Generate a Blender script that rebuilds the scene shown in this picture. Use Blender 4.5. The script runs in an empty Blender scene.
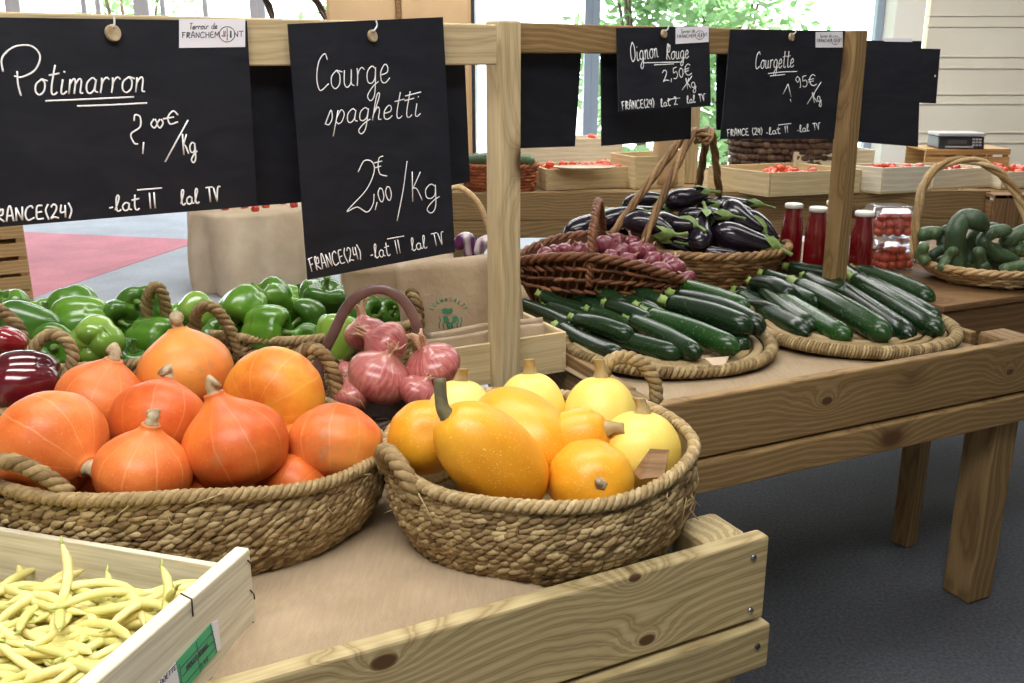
import bpy, math, random
from mathutils import Vector, Matrix, Quaternion, noise as mnoise
R = math.radians
scene = bpy.context.scene
COL = scene.collection

# ------------------------------------------------------------------ camera, world, lights, exposure
CAM_H, PITCH, FPX = 1.73, R(16.5), 950.0
cam_d = bpy.data.cameras.new('camera'); cam = bpy.data.objects.new('camera', cam_d); COL.objects.link(cam)
cam.location = (0, 0, CAM_H); cam.rotation_euler = (R(90) - PITCH, 0, 0)
cam_d.sensor_width = 36; cam_d.lens = FPX / 1024 * 36; cam_d.clip_start = .02; cam_d.clip_end = 200
cam_d.dof.use_dof = True; cam_d.dof.focus_distance = 1.75; cam_d.dof.aperture_fstop = 18.0
scene.camera = cam

world = bpy.data.worlds.new('overcast_sky'); scene.world = world; world.use_nodes = True
wb = world.node_tree.nodes['Background']; wb.inputs[0].default_value = (.96, .98, 1, 1); wb.inputs[1].default_value = 5.5

sun_d = bpy.data.lights.new('sun', 'SUN'); sun = bpy.data.objects.new('sun', sun_d); COL.objects.link(sun)
sun_d.energy = 12; sun_d.angle = R(2); sun_d.color = (1, .96, .88); sun.rotation_euler = (R(38), R(12), 0)

def area(name, loc, sx, sy, power, rot=(0, 0, 0), color=(1, .98, .95)):
    d = bpy.data.lights.new(name, 'AREA'); d.shape = 'RECTANGLE'; d.size = sx; d.size_y = sy; d.energy = power; d.color = color
    o = bpy.data.objects.new(name, d); COL.objects.link(o); o.location = loc; o.rotation_euler = rot
    return o
area('ceiling_or_fill_light', (-.3, .2, 3.35), 2.4, 1.0, 100)
area('ceiling_or_fill_light', (-.6, 2.3, 3.4), 2.6, .5, 58)
area('ceiling_or_fill_light', (1.9, 3.2, 3.4), 2.6, .5, 30)
area('ceiling_or_fill_light', (.8, 6.2, 3.4), 6, .8, 150)
area('ceiling_or_fill_light', (4.2, 9.2, 3.5), 4.5, .8, 150)  # fill lamp added only to brighten the cream door panels

scene.view_settings.view_transform = 'Standard'; scene.view_settings.look = 'None'
scene.view_settings.gamma = 1; scene.view_settings.use_curve_mapping = False; scene.view_settings.exposure = 0
scene.cycles.max_bounces = 7; scene.cycles.transparent_max_bounces = 12
scene.cycles.sample_clamp_indirect = 4; scene.cycles.use_denoising = True

# ------------------------------------------------------------------ sight lines of the camera (to measure places in the room)
_s, _c = math.sin(PITCH), math.cos(PITCH)
RIGHT, UP, BACK = Vector((1, 0, 0)), Vector((0, _s, _c)), Vector((0, -_c, _s))
EYE = Vector((0, 0, CAM_H))
def ray(x, y):
    u, v = (x - 512) / FPX, (y - 341.5) / FPX
    return Vector((u, _c - v * _s, -(_s + v * _c)))
def at(x, y, z):
    d = ray(x, y); return EYE + d * ((z - CAM_H) / d.z)
def atY(x, y, Y):
    d = ray(x, y); return EYE + d * (Y / d.y)
def onp(x, y, P, n):
    d = ray(x, y); return EYE + d * ((P - EYE).dot(n) / d.dot(n))
def depth(P): return -(P - EYE).dot(BACK)
def vw(sx, sy, sz): return (RIGHT * sx + UP * sy + BACK * sz).normalized()

# ------------------------------------------------------------------ mesh builder
def catmull(pts, n=6, closed=False):
    P = [Vector(p) for p in pts]; m = len(P); out = []
    if m < 3 and not closed: return P
    for i in range(m if closed else m - 1):
        a = P[(i - 1) % m] if closed or i > 0 else P[0] * 2 - P[1]
        b, c = P[i], P[(i + 1) % m]
        d = P[(i + 2) % m] if closed or i + 2 < m else P[-1] * 2 - P[-2]
        for k in range(n):
            t = k / n
            out.append(.5 * ((2 * b) + (c - a) * t + (2 * a - 5 * b + 4 * c - d) * t * t + (3 * b - a - 3 * c + d) * t ** 3))
    if not closed: out.append(P[-1])
    return out

class MB:
    def __init__(s): s.v = []; s.f = []
    def add(s, vs, fs):
        b = len(s.v); s.v.extend([tuple(p) for p in vs]); s.f.extend([tuple(i + b for i in q) for q in fs]); return s
    def box(s, c, size, M=None):
        c = Vector(c); hx, hy, hz = size[0] / 2, size[1] / 2, size[2] / 2
        vs = [Vector((x, y, z)) for z in (-hz, hz) for y in (-hy, hy) for x in (-hx, hx)]
        if M is not None: vs = [M @ p for p in vs]
        return s.add([p + c for p in vs], [(0, 2, 3, 1), (4, 5, 7, 6), (0, 1, 5, 4), (2, 6, 7, 3), (0, 4, 6, 2), (1, 3, 7, 5)])
    def tube(s, pts, rad, sides=8, closed=False, flat=1.0, caps=True, up=None):
        P = [Vector(p) for p in pts]; n = len(P)
        if n < 2: return s
        rr = rad if isinstance(rad, (list, tuple)) else [rad] * n
        T = []
        for i in range(n):
            a = P[(i - 1) % n] if closed or i > 0 else P[i]; b = P[(i + 1) % n] if closed or i < n - 1 else P[i]
            t = b - a; T.append(t.normalized() if t.length > 1e-9 else (T[-1] if T else Vector((0, 0, 1))))
        N = up if up is not None else (Vector((0, 0, 1)) if abs(T[0].z) < .9 else Vector((1, 0, 0)))
        vs = []
        for i in range(n):
            if up is not None: N = up
            N = N - T[i] * N.dot(T[i])
            N = N.normalized() if N.length > 1e-6 else T[i].orthogonal().normalized()
            B = T[i].cross(N)
            for k in range(sides):
                a = 2 * math.pi * k / sides
                vs.append(P[i] + (B * math.cos(a) + N * (math.sin(a) * flat)) * rr[i])
        fs = []
        for i in range(n if closed else n - 1):
            j = (i + 1) % n
            for k in range(sides):
                l = (k + 1) % sides
                fs.append((i * sides + k, i * sides + l, j * sides + l, j * sides + k))
        if not closed and caps:
            fs.append(tuple(reversed(range(sides)))); fs.append(tuple((n - 1) * sides + k for k in range(sides)))
        return s.add(vs, fs)
    def lathe(s, prof, seg=32, fn=None, M=None):
        vs = []; n = len(prof)
        for i, (r, z) in enumerate(prof):
            for k in range(seg):
                a = 2 * math.pi * k / seg
                p = fn(a, i / (n - 1), r, z) if fn else Vector((r * math.cos(a), r * math.sin(a), z))
                vs.append(M @ p if M is not None else p)
        fs = [(i * seg + k, i * seg + (k + 1) % seg, (i + 1) * seg + (k + 1) % seg, (i + 1) * seg + k) for i in range(n - 1) for k in range(seg)]
        fs.append(tuple(reversed(range(seg)))); fs.append(tuple((n - 1) * seg + k for k in range(seg)))
        return s.add(vs, fs)
    def grain(s, c, d, out, ln, r):
        d = d.normalized(); B = d.cross(out).normalized(); N = B.cross(d).normalized(); vs = []
        for t, q in ((-1, .25), (-.55, .85), (0, 1), (.55, .85), (1, .25)):
            p = c + d * (t * ln / 2) + N * (r * .45 * (1 - t * t))
            for k in range(6):
                a = 2 * math.pi * k / 6; vs.append(p + (B * math.cos(a) + N * math.sin(a) * .8) * r * q)
        fs = [(i * 6 + k, i * 6 + (k + 1) % 6, (i + 1) * 6 + (k + 1) % 6, (i + 1) * 6 + k) for i in range(4) for k in range(6)]
        fs += [(5, 4, 3, 2, 1, 0), tuple(24 + k for k in range(6))]
        return s.add(vs, fs)
    def rope(s, pts, rad, strands=3, pitch=.06, closed=False, sides=6, flat=1.0):
        P = [Vector(p) for p in pts]
        if closed: P = P + [P[0]]
        L = [0]
        for i in range(1, len(P)): L.append(L[-1] + (P[i] - P[i - 1]).length)
        tot = L[-1]; n = max(8, int(tot / (pitch / 7)))
        turns = tot / pitch
        if closed: turns = max(1, round(turns * strands)) / strands
        Q = []; j = 0
        for i in range(n + 1):
            t = tot * i / n
            while j < len(L) - 2 and L[j + 1] < t: j += 1
            Q.append(P[j].lerp(P[j + 1], (t - L[j]) / max(1e-9, L[j + 1] - L[j])))
        T = [(Q[min(i + 1, n)] - Q[max(i - 1, 0)]).normalized() for i in range(n + 1)]
        if closed: T[0] = T[n] = (Q[1] - Q[n - 1]).normalized()
        N = Vector((0, 0, 1)) if abs(T[0].z) < .9 else Vector((1, 0, 0)); fr = []
        for t in T:
            N = N - t * N.dot(t); N.normalize(); fr.append((N.copy(), t.cross(N)))
        for st in range(strands):
            pp = []
            for i in range(n + 1):
                a = 2 * math.pi * (turns * i / n + st / strands)
                pp.append(Q[i] + (fr[i][0] * (math.sin(a) * flat) + fr[i][1] * math.cos(a)) * rad * .52)
            if closed: pp.pop()
            s.tube(pp, rad * .56, sides, closed)
        return s
    def build(s, name, m, parent=None, smooth=True, bevel=0, loc=None, rot=None):
        me = bpy.data.meshes.new(name); me.from_pydata(s.v, [], s.f); me.update()
        if smooth: me.polygons.foreach_set('use_smooth', [True] * len(me.polygons))
        me.materials.append(m)
        o = bpy.data.objects.new(name, me); COL.objects.link(o)
        if parent is not None: o.parent = parent
        if loc is not None: o.location = loc
        if rot is not None: o.rotation_mode = 'QUATERNION'; o.rotation_quaternion = rot
        if bevel:
            b = o.modifiers.new('bevel', 'BEVEL'); b.width = bevel; b.segments = 2; b.limit_method = 'ANGLE'
        return o

def tag(o, label=None, cat=None, group=None, kind=None):
    if label: o['label'] = label
    if cat: o['category'] = cat
    if group: o['group'] = group
    if kind: o['kind'] = kind
    return o
def empty(name, loc, rz=0):
    o = bpy.data.objects.new(name, None); COL.objects.link(o); o.location = loc; o.rotation_euler = (0, 0, rz); o.empty_display_size = .05
    return o
def dup(o, parent=None):
    c = o.copy(); COL.objects.link(c)
    if parent is not None: c.parent = parent
    for ch in list(o.children): dup(ch, c)
    return c
def z_to(d, spin=0):
    return Vector((0, 0, 1)).rotation_difference(Vector(d).normalized()) @ Quaternion((0, 0, 1), spin)
def x_frame(d, n):
    """rotation with local X along d, local Y near n, Z the rest"""
    X = Vector(d).normalized(); Y = Vector(n); Y = (Y - X * Y.dot(X)).normalized(); Z = X.cross(Y)
    return Matrix((X, Y, Z)).transposed().to_quaternion()

# ------------------------------------------------------------------ materials
def new_mat(name, rough=.6, spec=.5, coat=0):
    m = bpy.data.materials.new(name); m.use_nodes = True; nt = m.node_tree; b = nt.nodes['Principled BSDF']
    b.inputs['Roughness'].default_value = rough; b.inputs['Specular IOR Level'].default_value = spec
    b.inputs['Coat Weight'].default_value = coat; b.inputs['Coat Roughness'].default_value = .12
    return m, nt, b
def nd(nt, typ, **kw):
    n = nt.nodes.new(typ)
    for k, v in kw.items(): setattr(n, k, v)
    return n
def coords(nt, stretch=(1, 1, 1), rnd=True):
    tc = nd(nt, 'ShaderNodeTexCoord'); mp = nd(nt, 'ShaderNodeMapping'); mp.inputs['Scale'].default_value = stretch
    nt.links.new(tc.outputs['Object'], mp.inputs['Vector'])
    if rnd:
        oi = nd(nt, 'ShaderNodeObjectInfo'); mu = nd(nt, 'ShaderNodeMath', operation='MULTIPLY'); mu.inputs[1].default_value = 37.0
        nt.links.new(oi.outputs['Random'], mu.inputs[0]); nt.links.new(mu.outputs[0], mp.inputs['Location'])
    return mp.outputs[0]
def noise_n(nt, vec, scale, detail=4, rough=.55, dist=0):
    n = nd(nt, 'ShaderNodeTexNoise'); n.inputs['Scale'].default_value = scale; n.inputs['Detail'].default_value = detail
    n.inputs['Roughness'].default_value = rough; n.inputs['Distortion'].default_value = dist
    nt.links.new(vec, n.inputs['Vector']); return n.outputs['Fac']
def ramp(nt, fac, stops, interp='LINEAR'):
    r = nd(nt, 'ShaderNodeValToRGB'); r.color_ramp.interpolation = interp; e = r.color_ramp.elements
    while len(e) < len(stops): e.new(.5)
    for i, (p, c) in enumerate(stops): e[i].position = p; e[i].color = (*c, 1) if len(c) == 3 else c
    nt.links.new(fac, r.inputs['Fac']); return r.outputs['Color']
def mix(nt, fac, a, b, mode='MIX'):
    n = nd(nt, 'ShaderNodeMix', data_type='RGBA', blend_type=mode)
    for sock, val in ((n.inputs[0], fac), (n.inputs[6], a), (n.inputs[7], b)):
        if hasattr(val, 'is_linked'): nt.links.new(val, sock)
        elif isinstance(val, (int, float)): sock.default_value = val
        else: sock.default_value = (*val, 1)
    return n.outputs[2]
def bump(nt, b, h, strength=.3, dist=.002):
    n = nd(nt, 'ShaderNodeBump'); n.inputs['Strength'].default_value = strength; n.inputs['Distance'].default_value = dist
    nt.links.new(h, n.inputs['Height']); nt.links.new(n.outputs[0], b.inputs['Normal'])
def pmat(name, stops, scale=6, detail=4, stretch=(1, 1, 1), rough=.6, spec=.5, coat=0, bmp=0, bscale=40, bdist=.002, fleck=None, vary=None, sss=0, dist=0):
    """mottled surface: noise through a colour ramp, optional flecks (colour, scale, threshold), optional per-object variation (dark, light)"""
    m, nt, b = new_mat(name, rough, spec, coat); v = coords(nt, stretch)
    c = ramp(nt, noise_n(nt, v, scale, detail, dist=dist), stops)
    if fleck:
        col, sc, th = fleck
        f = noise_n(nt, coords(nt), sc, 2)
        fr = ramp(nt, f, [(th, (0, 0, 0)), (min(1, th + .06), (1, 1, 1))])
        c = mix(nt, fr, c, col)
    if vary:
        oi = nd(nt, 'ShaderNodeObjectInfo'); c = mix(nt, 1.0, c, ramp(nt, oi.outputs['Random'], [(0, vary[0]), (1, vary[1])]), 'MULTIPLY')
    nt.links.new(c, b.inputs['Base Color'])
    if bmp: bump(nt, b, noise_n(nt, v, bscale, 5), bmp, bdist)
    if sss:
        b.inputs['Subsurface Weight'].default_value = sss; b.inputs['Subsurface Radius'].default_value = (.02, .012, .006); b.inputs['Subsurface Scale'].default_value = .3
    return m
def island_mat(name, stops, rough=.7, spec=.3, bscale=120, bmp=.5, stretch=(1, 1, 1)):
    m, nt, b = new_mat(name, rough, spec); g = nd(nt, 'ShaderNodeNewGeometry'); v = coords(nt, stretch)
    c = ramp(nt, g.outputs['Random Per Island'], stops)
    n = noise_n(nt, v, bscale, 3); c = mix(nt, 1.0, c, ramp(nt, n, [(.3, (.72, .7, .66)), (.7, (1.12, 1.12, 1.1))]), 'MULTIPLY')
    n2 = noise_n(nt, v, 9, 3); c = mix(nt, 1.0, c, ramp(nt, n2, [(.3, (.8, .79, .76)), (.7, (1.1, 1.1, 1.1))]), 'MULTIPLY')
    nt.links.new(c, b.inputs['Base Color']); bump(nt, b, n, bmp, .0015); return m
def wood_mat(name, light, dark, knot=(.10, .05, .02), grain=60, rough=.65, knots=True, at_=()):
    """boards: local X runs along the grain"""
    m, nt, b = new_mat(name, rough, .3); v = coords(nt, (.22, 1, 1)); v1 = coords(nt, (.6, 1, 1))
    base = v
    if knots:
        vo = nd(nt, 'ShaderNodeTexVoronoi'); vo.inputs['Scale'].default_value = 3.6; nt.links.new(v1, vo.inputs['Vector'])
        d = vo.outputs['Distance']
        pull = nd(nt, 'ShaderNodeMath', operation='POWER'); pull.inputs[1].default_value = -.35; nt.links.new(d, pull.inputs[0])
        sc = nd(nt, 'ShaderNodeMath', operation='MULTIPLY'); sc.inputs[1].default_value = .05; nt.links.new(pull.outputs[0], sc.inputs[0])
        ad = nd(nt, 'ShaderNodeVectorMath', operation='ADD'); nt.links.new(v, ad.inputs[0]); nt.links.new(sc.outputs[0], ad.inputs[1]); base = ad.outputs[0]
    kd = None
    if at_:                                                   # knots at given places of the board (x along it, z up, size)
        tc = nd(nt, 'ShaderNodeTexCoord'); best = None
        for kx, kz, ks in at_:
            sv = nd(nt, 'ShaderNodeVectorMath', operation='SUBTRACT'); sv.inputs[1].default_value = (kx, 0, kz); nt.links.new(tc.outputs['Object'], sv.inputs[0])
            mv = nd(nt, 'ShaderNodeVectorMath', operation='MULTIPLY'); mv.inputs[1].default_value = (.6 / ks, 0, 1 / ks); nt.links.new(sv.outputs[0], mv.inputs[0])
            ln = nd(nt, 'ShaderNodeVectorMath', operation='LENGTH'); nt.links.new(mv.outputs[0], ln.inputs[0])
            if best is None: best = ln.outputs['Value']
            else:
                mn = nd(nt, 'ShaderNodeMath', operation='SMOOTH_MIN'); mn.inputs[2].default_value = .5; nt.links.new(best, mn.inputs[0]); nt.links.new(ln.outputs['Value'], mn.inputs[1]); best = mn.outputs[0]
        kd = best
        pl = nd(nt, 'ShaderNodeMath', operation='MULTIPLY_ADD'); pl.inputs[1].default_value = .35; pl.inputs[2].default_value = 1.0; nt.links.new(kd, pl.inputs[0])
        iv = nd(nt, 'ShaderNodeMath', operation='DIVIDE'); iv.inputs[0].default_value = .16; nt.links.new(pl.outputs[0], iv.inputs[1])
        a2 = nd(nt, 'ShaderNodeVectorMath', operation='ADD'); nt.links.new(base, a2.inputs[0]); nt.links.new(iv.outputs[0], a2.inputs[1]); base = a2.outputs[0]
    w = nd(nt, 'ShaderNodeTexWave', wave_type='BANDS', bands_direction='Z'); w.inputs['Scale'].default_value = grain * .28; w.inputs['Distortion'].default_value = 7
    w.inputs['Detail'].default_value = 2.5; w.inputs['Detail Scale'].default_value = .9
    nt.links.new(base, w.inputs['Vector'])
    fine = noise_n(nt, coords(nt, (.04, 1, 1)), 180, 3)
    mid = tuple((a * .6 + c * .4) for a, c in zip(light, dark))
    c = ramp(nt, w.outputs['Fac'], [(0, light), (.55, mid), (.88, dark), (1, mid)])
    c = mix(nt, .2, c, light)
    c = mix(nt, 1.0, c, ramp(nt, fine, [(.3, (.84, .82, .78)), (.7, (1.08, 1.08, 1.06))]), 'MULTIPLY')
    c = mix(nt, 1.0, c, ramp(nt, noise_n(nt, v, 2.2, 3), [(.3, (.86, .85, .8)), (.7, (1.1, 1.08, 1.05))]), 'MULTIPLY')
    if knots:
        k = ramp(nt, d, [(.06, (1, 1, 1)), (.12, (.35, .35, .35)), (.2, (0, 0, 0))]); c = mix(nt, k, c, knot)
    if kd is not None:
        c = mix(nt, ramp(nt, kd, [(.75, (1, 1, 1)), (1.0, (.45, .45, .45)), (1.7, (0, 0, 0))]), c, knot)
    nt.links.new(c, b.inputs['Base Color']); bump(nt, b, fine, .25, .001); return m
def flat(name, col, rough=.5, spec=.5, metal=0, coat=0):
    m, nt, b = new_mat(name, rough, spec, coat); b.inputs['Base Color'].default_value = (*col, 1); b.inputs['Metallic'].default_value = metal
    return m

M = {}
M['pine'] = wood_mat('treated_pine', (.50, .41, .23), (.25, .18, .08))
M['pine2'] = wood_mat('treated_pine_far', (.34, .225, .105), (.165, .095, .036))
M['post'] = wood_mat('pale_pine', (.60, .49, .31), (.43, .33, .19), grain=40)
M['leg'] = wood_mat('weathered_pine', (.30, .20, .095), (.14, .085, .036), grain=40)
M['brown'] = wood_mat('brown_board', (.26, .15, .07), (.13, .07, .03), grain=40)
M['poplar'] = wood_mat('white_poplar', (.80, .75, .62), (.66, .59, .45), knot=(.5, .38, .22), grain=34, knots=False)
M['ply'] = wood_mat('crate_plywood', (.70, .58, .36), (.58, .45, .25), grain=30, knots=False)
M['slat'] = wood_mat('crate_slats', (.56, .37, .17), (.36, .22, .09), grain=40, knots=False)
M['seagrass'] = island_mat('seagrass', [(0, (.15, .09, .04)), (.3, (.27, .18, .082)), (.65, (.38, .27, .13)), (1, (.52, .40, .22))])
M['straw'] = island_mat('straw_coil', [(0, (.21, .14, .065)), (.5, (.36, .26, .125)), (1, (.50, .39, .22))])
M['red_willow'] = island_mat('red_willow', [(0, (.09, .03, .015)), (.5, (.17, .065, .03)), (1, (.30, .13, .06))], rough=.45)
M['brown_willow'] = island_mat('brown_willow', [(0, (.15, .075, .03)), (.5, (.27, .15, .065)), (1, (.42, .26, .12))], rough=.5)
M['dark_willow'] = island_mat('dark_willow', [(0, (.05, .03, .022)), (.5, (.10, .06, .045)), (1, (.17, .115, .085))], rough=.5)
M['cane'] = island_mat('pale_cane', [(0, (.38, .23, .10)), (.5, (.55, .37, .19)), (1, (.70, .52, .30))], rough=.5)
M['terracotta'] = island_mat('terracotta_wicker', [(0, (.24, .06, .02)), (1, (.42, .13, .05))])
M['hoop'] = pmat('dark_hoop', [(.3, (.085, .04, .035)), (.7, (.19, .11, .10))], 14, stretch=(1, 1, 1), rough=.35, bmp=.2)

def burlap_mat():
    m, nt, b = new_mat('burlap', .9, .1)
    tc = nd(nt, 'ShaderNodeTexCoord'); hs = []
    for ax in ('X', 'Y'):
        w = nd(nt, 'ShaderNodeTexWave', wave_type='BANDS', bands_direction=ax); w.inputs['Scale'].default_value = 150; w.inputs['Distortion'].default_value = 2.5; w.inputs['Detail Scale'].default_value = 2
        nt.links.new(tc.outputs['Object'], w.inputs['Vector']); hs.append(w.outputs['Fac'])
    mu = nd(nt, 'ShaderNodeMath', operation='MULTIPLY'); nt.links.new(hs[0], mu.inputs[0]); nt.links.new(hs[1], mu.inputs[1])
    n = noise_n(nt, coords(nt), 5, 5)
    c = ramp(nt, n, [(.3, (.37, .275, .175)), (.7, (.47, .36, .24))])
    c = mix(nt, 1.0, c, ramp(nt, mu.outputs[0], [(0, (.80, .79, .77)), (.5, (1.06, 1.06, 1.06))]), 'MULTIPLY')
    st = noise_n(nt, coords(nt, (1, .06, 1)), 160, 2); c = mix(nt, 1.0, c, ramp(nt, st, [(.35, (.94, .94, .93)), (.65, (1.04, 1.04, 1.04))]), 'MULTIPLY')
    nt.links.new(c, b.inputs['Base Color']); bump(nt, b, mu.outputs[0], .3, .001); return m
M['burlap'] = burlap_mat()
M['linen'] = pmat('pale_burlap', [(.3, (.60, .48, .32)), (.7, (.74, .61, .44))], 6, rough=.9, bmp=.3, bscale=60)
M['kraft'] = pmat('kraft_paper', [(.3, (.45, .33, .21)), (.7, (.58, .45, .31))], 5, rough=.38, bmp=.55, bscale=16, bdist=.012)
M['cardboard'] = pmat('cardboard', [(.3, (.50, .33, .17)), (.7, (.58, .40, .22))], 4, rough=.75)

def pumpkin_mat(name, a, b_, light, patch, neck=0.5):
    m, nt, b = new_mat(name, .42, .4); v = coords(nt)
    c = ramp(nt, noise_n(nt, v, 11, 6, .65), [(.36, a), (.62, b_)])
    # pale ribs running from stem to base (a trait of the skin)
    tc = nd(nt, 'ShaderNodeTexCoord'); sx = nd(nt, 'ShaderNodeSeparateXYZ'); nt.links.new(tc.outputs['Object'], sx.inputs[0])
    an = nd(nt, 'ShaderNodeMath', operation='ARCTAN2'); nt.links.new(sx.outputs[1], an.inputs[0]); nt.links.new(sx.outputs[0], an.inputs[1])
    jit = noise_n(nt, v, 16, 2); jm = nd(nt, 'ShaderNodeMath', operation='MULTIPLY_ADD'); jm.inputs[1].default_value = .16; nt.links.new(jit, jm.inputs[0]); nt.links.new(an.outputs[0], jm.inputs[2])
    k = nd(nt, 'ShaderNodeMath', operation='MULTIPLY'); k.inputs[1].default_value = 5.0; nt.links.new(jm.outputs[0], k.inputs[0])
    cs = nd(nt, 'ShaderNodeMath', operation='COSINE'); nt.links.new(k.outputs[0], cs.inputs[0])
    ab = nd(nt, 'ShaderNodeMath', operation='ABSOLUTE'); nt.links.new(cs.outputs[0], ab.inputs[0])
    rb = ramp(nt, ab.outputs[0], [(0, (.42, .42, .42)), (.13, (0, 0, 0))]); c = mix(nt, rb, c, light)
    pt = ramp(nt, noise_n(nt, v, 3.6, 3), [(.53, (0, 0, 0)), (.72, (1, 1, 1))]); c = mix(nt, pt, c, patch)
    fl = ramp(nt, noise_n(nt, v, 230, 2), [(.62, (0, 0, 0)), (.70, (.3, .3, .3))]); c = mix(nt, fl, c, light)
    sc = noise_n(nt, v, 26, 6, .7); blot = ramp(nt, noise_n(nt, v, 4.2, 2), [(.55, (0, 0, 0)), (.66, (1, 1, 1))]); sk = mix(nt, 1.0, blot, ramp(nt, sc, [(.54, (0, 0, 0)), (.64, (.55, .55, .55))]), 'MULTIPLY')
    c = mix(nt, sk, c, (.34, .20, .10))
    nt.links.new(c, b.inputs['Base Color']); bump(nt, b, noise_n(nt, v, 70, 3), .15, .002); return m
M['pumpkin'] = pumpkin_mat('pumpkin_skin', (.62, .125, .022), (.74, .205, .045), (.80, .40, .17), (.76, .31, .055))
M['pumpkin_deep'] = pumpkin_mat('pumpkin_skin_deep', (.58, .085, .013), (.68, .15, .026), (.76, .32, .11), (.72, .23, .03))
M['pumpkin_patch'] = pumpkin_mat('pumpkin_skin_patch', (.70, .17, .02), (.78, .32, .032), (.8, .45, .16), (.8, .47, .04))
M['squash'] = pmat('orange_squash_skin', [(.25, (.74, .28, .010)), (.55, (.79, .36, .016)), (.8, (.82, .44, .035))], 5, rough=.4, fleck=((.88, .60, .20), 330, .64), bmp=.08, bscale=60)
M['squash_pale'] = pmat('pale_squash_skin', [(.25, (.80, .55, .075)), (.55, (.84, .64, .13)), (.8, (.87, .72, .24))], 5, rough=.42, fleck=((.90, .78, .42), 330, .64), bmp=.08, bscale=60)
M['cork'] = pmat('corky_stem', [(.3, (.30, .22, .12)), (.7, (.60, .49, .32))], 60, rough=.85, bmp=.6, bscale=90)
M['stem_tan'] = pmat('tan_stem', [(.3, (.28, .19, .07)), (.7, (.50, .37, .17))], 40, stretch=(1, 1, .2), rough=.8, bmp=.4)
M['stem_dark'] = pmat('dark_stem', [(.3, (.07, .065, .03)), (.7, (.19, .165, .085))], 40, stretch=(1, 1, .2), rough=.7, bmp=.4)
M['pepper'] = pmat('green_pepper_skin', [(.25, (.035, .135, .012)), (.5, (.075, .235, .020)), (.75, (.17, .37, .04))], 4.5, rough=.26, spec=.5, coat=.25, vary=((.35, .42, .5), (1.75, 1.45, 1)))
M['pepper_light'] = pmat('light_pepper_skin', [(.25, (.16, .34, .04)), (.75, (.32, .50, .07))], 5, rough=.22, spec=.5, coat=.5)
M['pepper_red'] = pmat('red_pepper_skin', [(.3, (.16, .006, .010)), (.7, (.30, .014, .018))], 4, rough=.15, coat=.7)
M['pepper_purple'] = pmat('dark_pepper_skin', [(.35, (.022, .006, .008)), (.6, (.11, .006, .012)), (.8, (.2, .012, .018))], 5, rough=.13, coat=.8)
M['green_stem'] = pmat('green_stem', [(.3, (.09, .19, .03)), (.7, (.22, .34, .08))], 30, rough=.5)
def onion_mat(name, a, b_, c_):
    m, nt, b = new_mat(name, .3, .5, .25); v = coords(nt)
    tc = nd(nt, 'ShaderNodeTexCoord'); sx = nd(nt, 'ShaderNodeSeparateXYZ'); nt.links.new(tc.outputs['Object'], sx.inputs[0])
    an = nd(nt, 'ShaderNodeMath', operation='ARCTAN2'); nt.links.new(sx.outputs[1], an.inputs[0]); nt.links.new(sx.outputs[0], an.inputs[1])
    cb = nd(nt, 'ShaderNodeCombineXYZ'); nt.links.new(an.outputs[0], cb.inputs[0]); zz = nd(nt, 'ShaderNodeMath', operation='MULTIPLY'); zz.inputs[1].default_value = 4; nt.links.new(sx.outputs[2], zz.inputs[0]); nt.links.new(zz.outputs[0], cb.inputs[1])
    n1 = noise_n(nt, cb.outputs[0], 9, 4)
    c = ramp(nt, n1, [(.3, a), (.5, b_), (.7, c_)])
    c = mix(nt, ramp(nt, noise_n(nt, v, 7, 3), [(.5, (0, 0, 0)), (.7, (.7, .7, .7))]), c, c_)
    nt.links.new(c, b.inputs['Base Color']); return m
M['onion'] = onion_mat('pink_onion_skin', (.30, .055, .065), (.42, .115, .11), (.56, .25, .19))
M['red_onion'] = onion_mat('red_onion_skin', (.10, .012, .03), (.19, .03, .05), (.36, .12, .13))
M['dry_skin'] = pmat('dry_onion_skin', [(.3, (.36, .17, .10)), (.7, (.66, .47, .30))], 30, rough=.7)
M['zucchini'] = pmat('zucchini_skin', [(.3, (.004, .014, .006)), (.6, (.008, .026, .008)), (.8, (.014, .045, .012))], 7, stretch=(1, 1, .3), rough=.27, spec=.4, coat=.1, fleck=((.05, .12, .04), 240, .64), vary=((.75, .8, .8), (1.5, 1.55, 1.2)))
M['zucchini_bright'] = pmat('bright_zucchini_skin', [(.3, (.009, .040, .008)), (.7, (.024, .085, .014))], 7, stretch=(1, 1, .3), rough=.27, spec=.4, coat=.1, fleck=((.08, .2, .05), 240, .62))
M['zuc_stem'] = pmat('zucchini_stem', [(.3, (.16, .26, .05)), (.7, (.34, .46, .13))], 40, rough=.55)
M['cucumber'] = pmat('cucumber_skin', [(.3, (.030, .058, .028)), (.7, (.085, .140, .062))], 9, stretch=(1, 1, .25), rough=.42, fleck=((.18, .26, .14), 160, .62), vary=((.55, .6, .6), (1.35, 1.35, 1.2)))
M['eggplant'] = pmat('eggplant_skin', [(.3, (.006, .004, .009)), (.7, (.016, .010, .020))], 4, rough=.2, spec=.5, coat=.35)
M['striped'] = pmat('striped_eggplant_skin', [(.52, (.085, .010, .075)), (.6, (.6, .5, .52))], 9, stretch=(1, 1, .15), rough=.25, coat=.4)
M['calyx'] = pmat('eggplant_calyx', [(.3, (.13, .23, .05)), (.7, (.28, .38, .12))], 40, rough=.5)
M['bean'] = pmat('yellow_bean_skin', [(.25, (.66, .57, .16)), (.6, (.78, .70, .27)), (.85, (.85, .79, .45))], 14, rough=.45, vary=((.86, .93, .8), (1.12, 1.08, 1.2)))
M['bean_tip'] = flat('bean_tip', (.42, .46, .12), .5)
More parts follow.
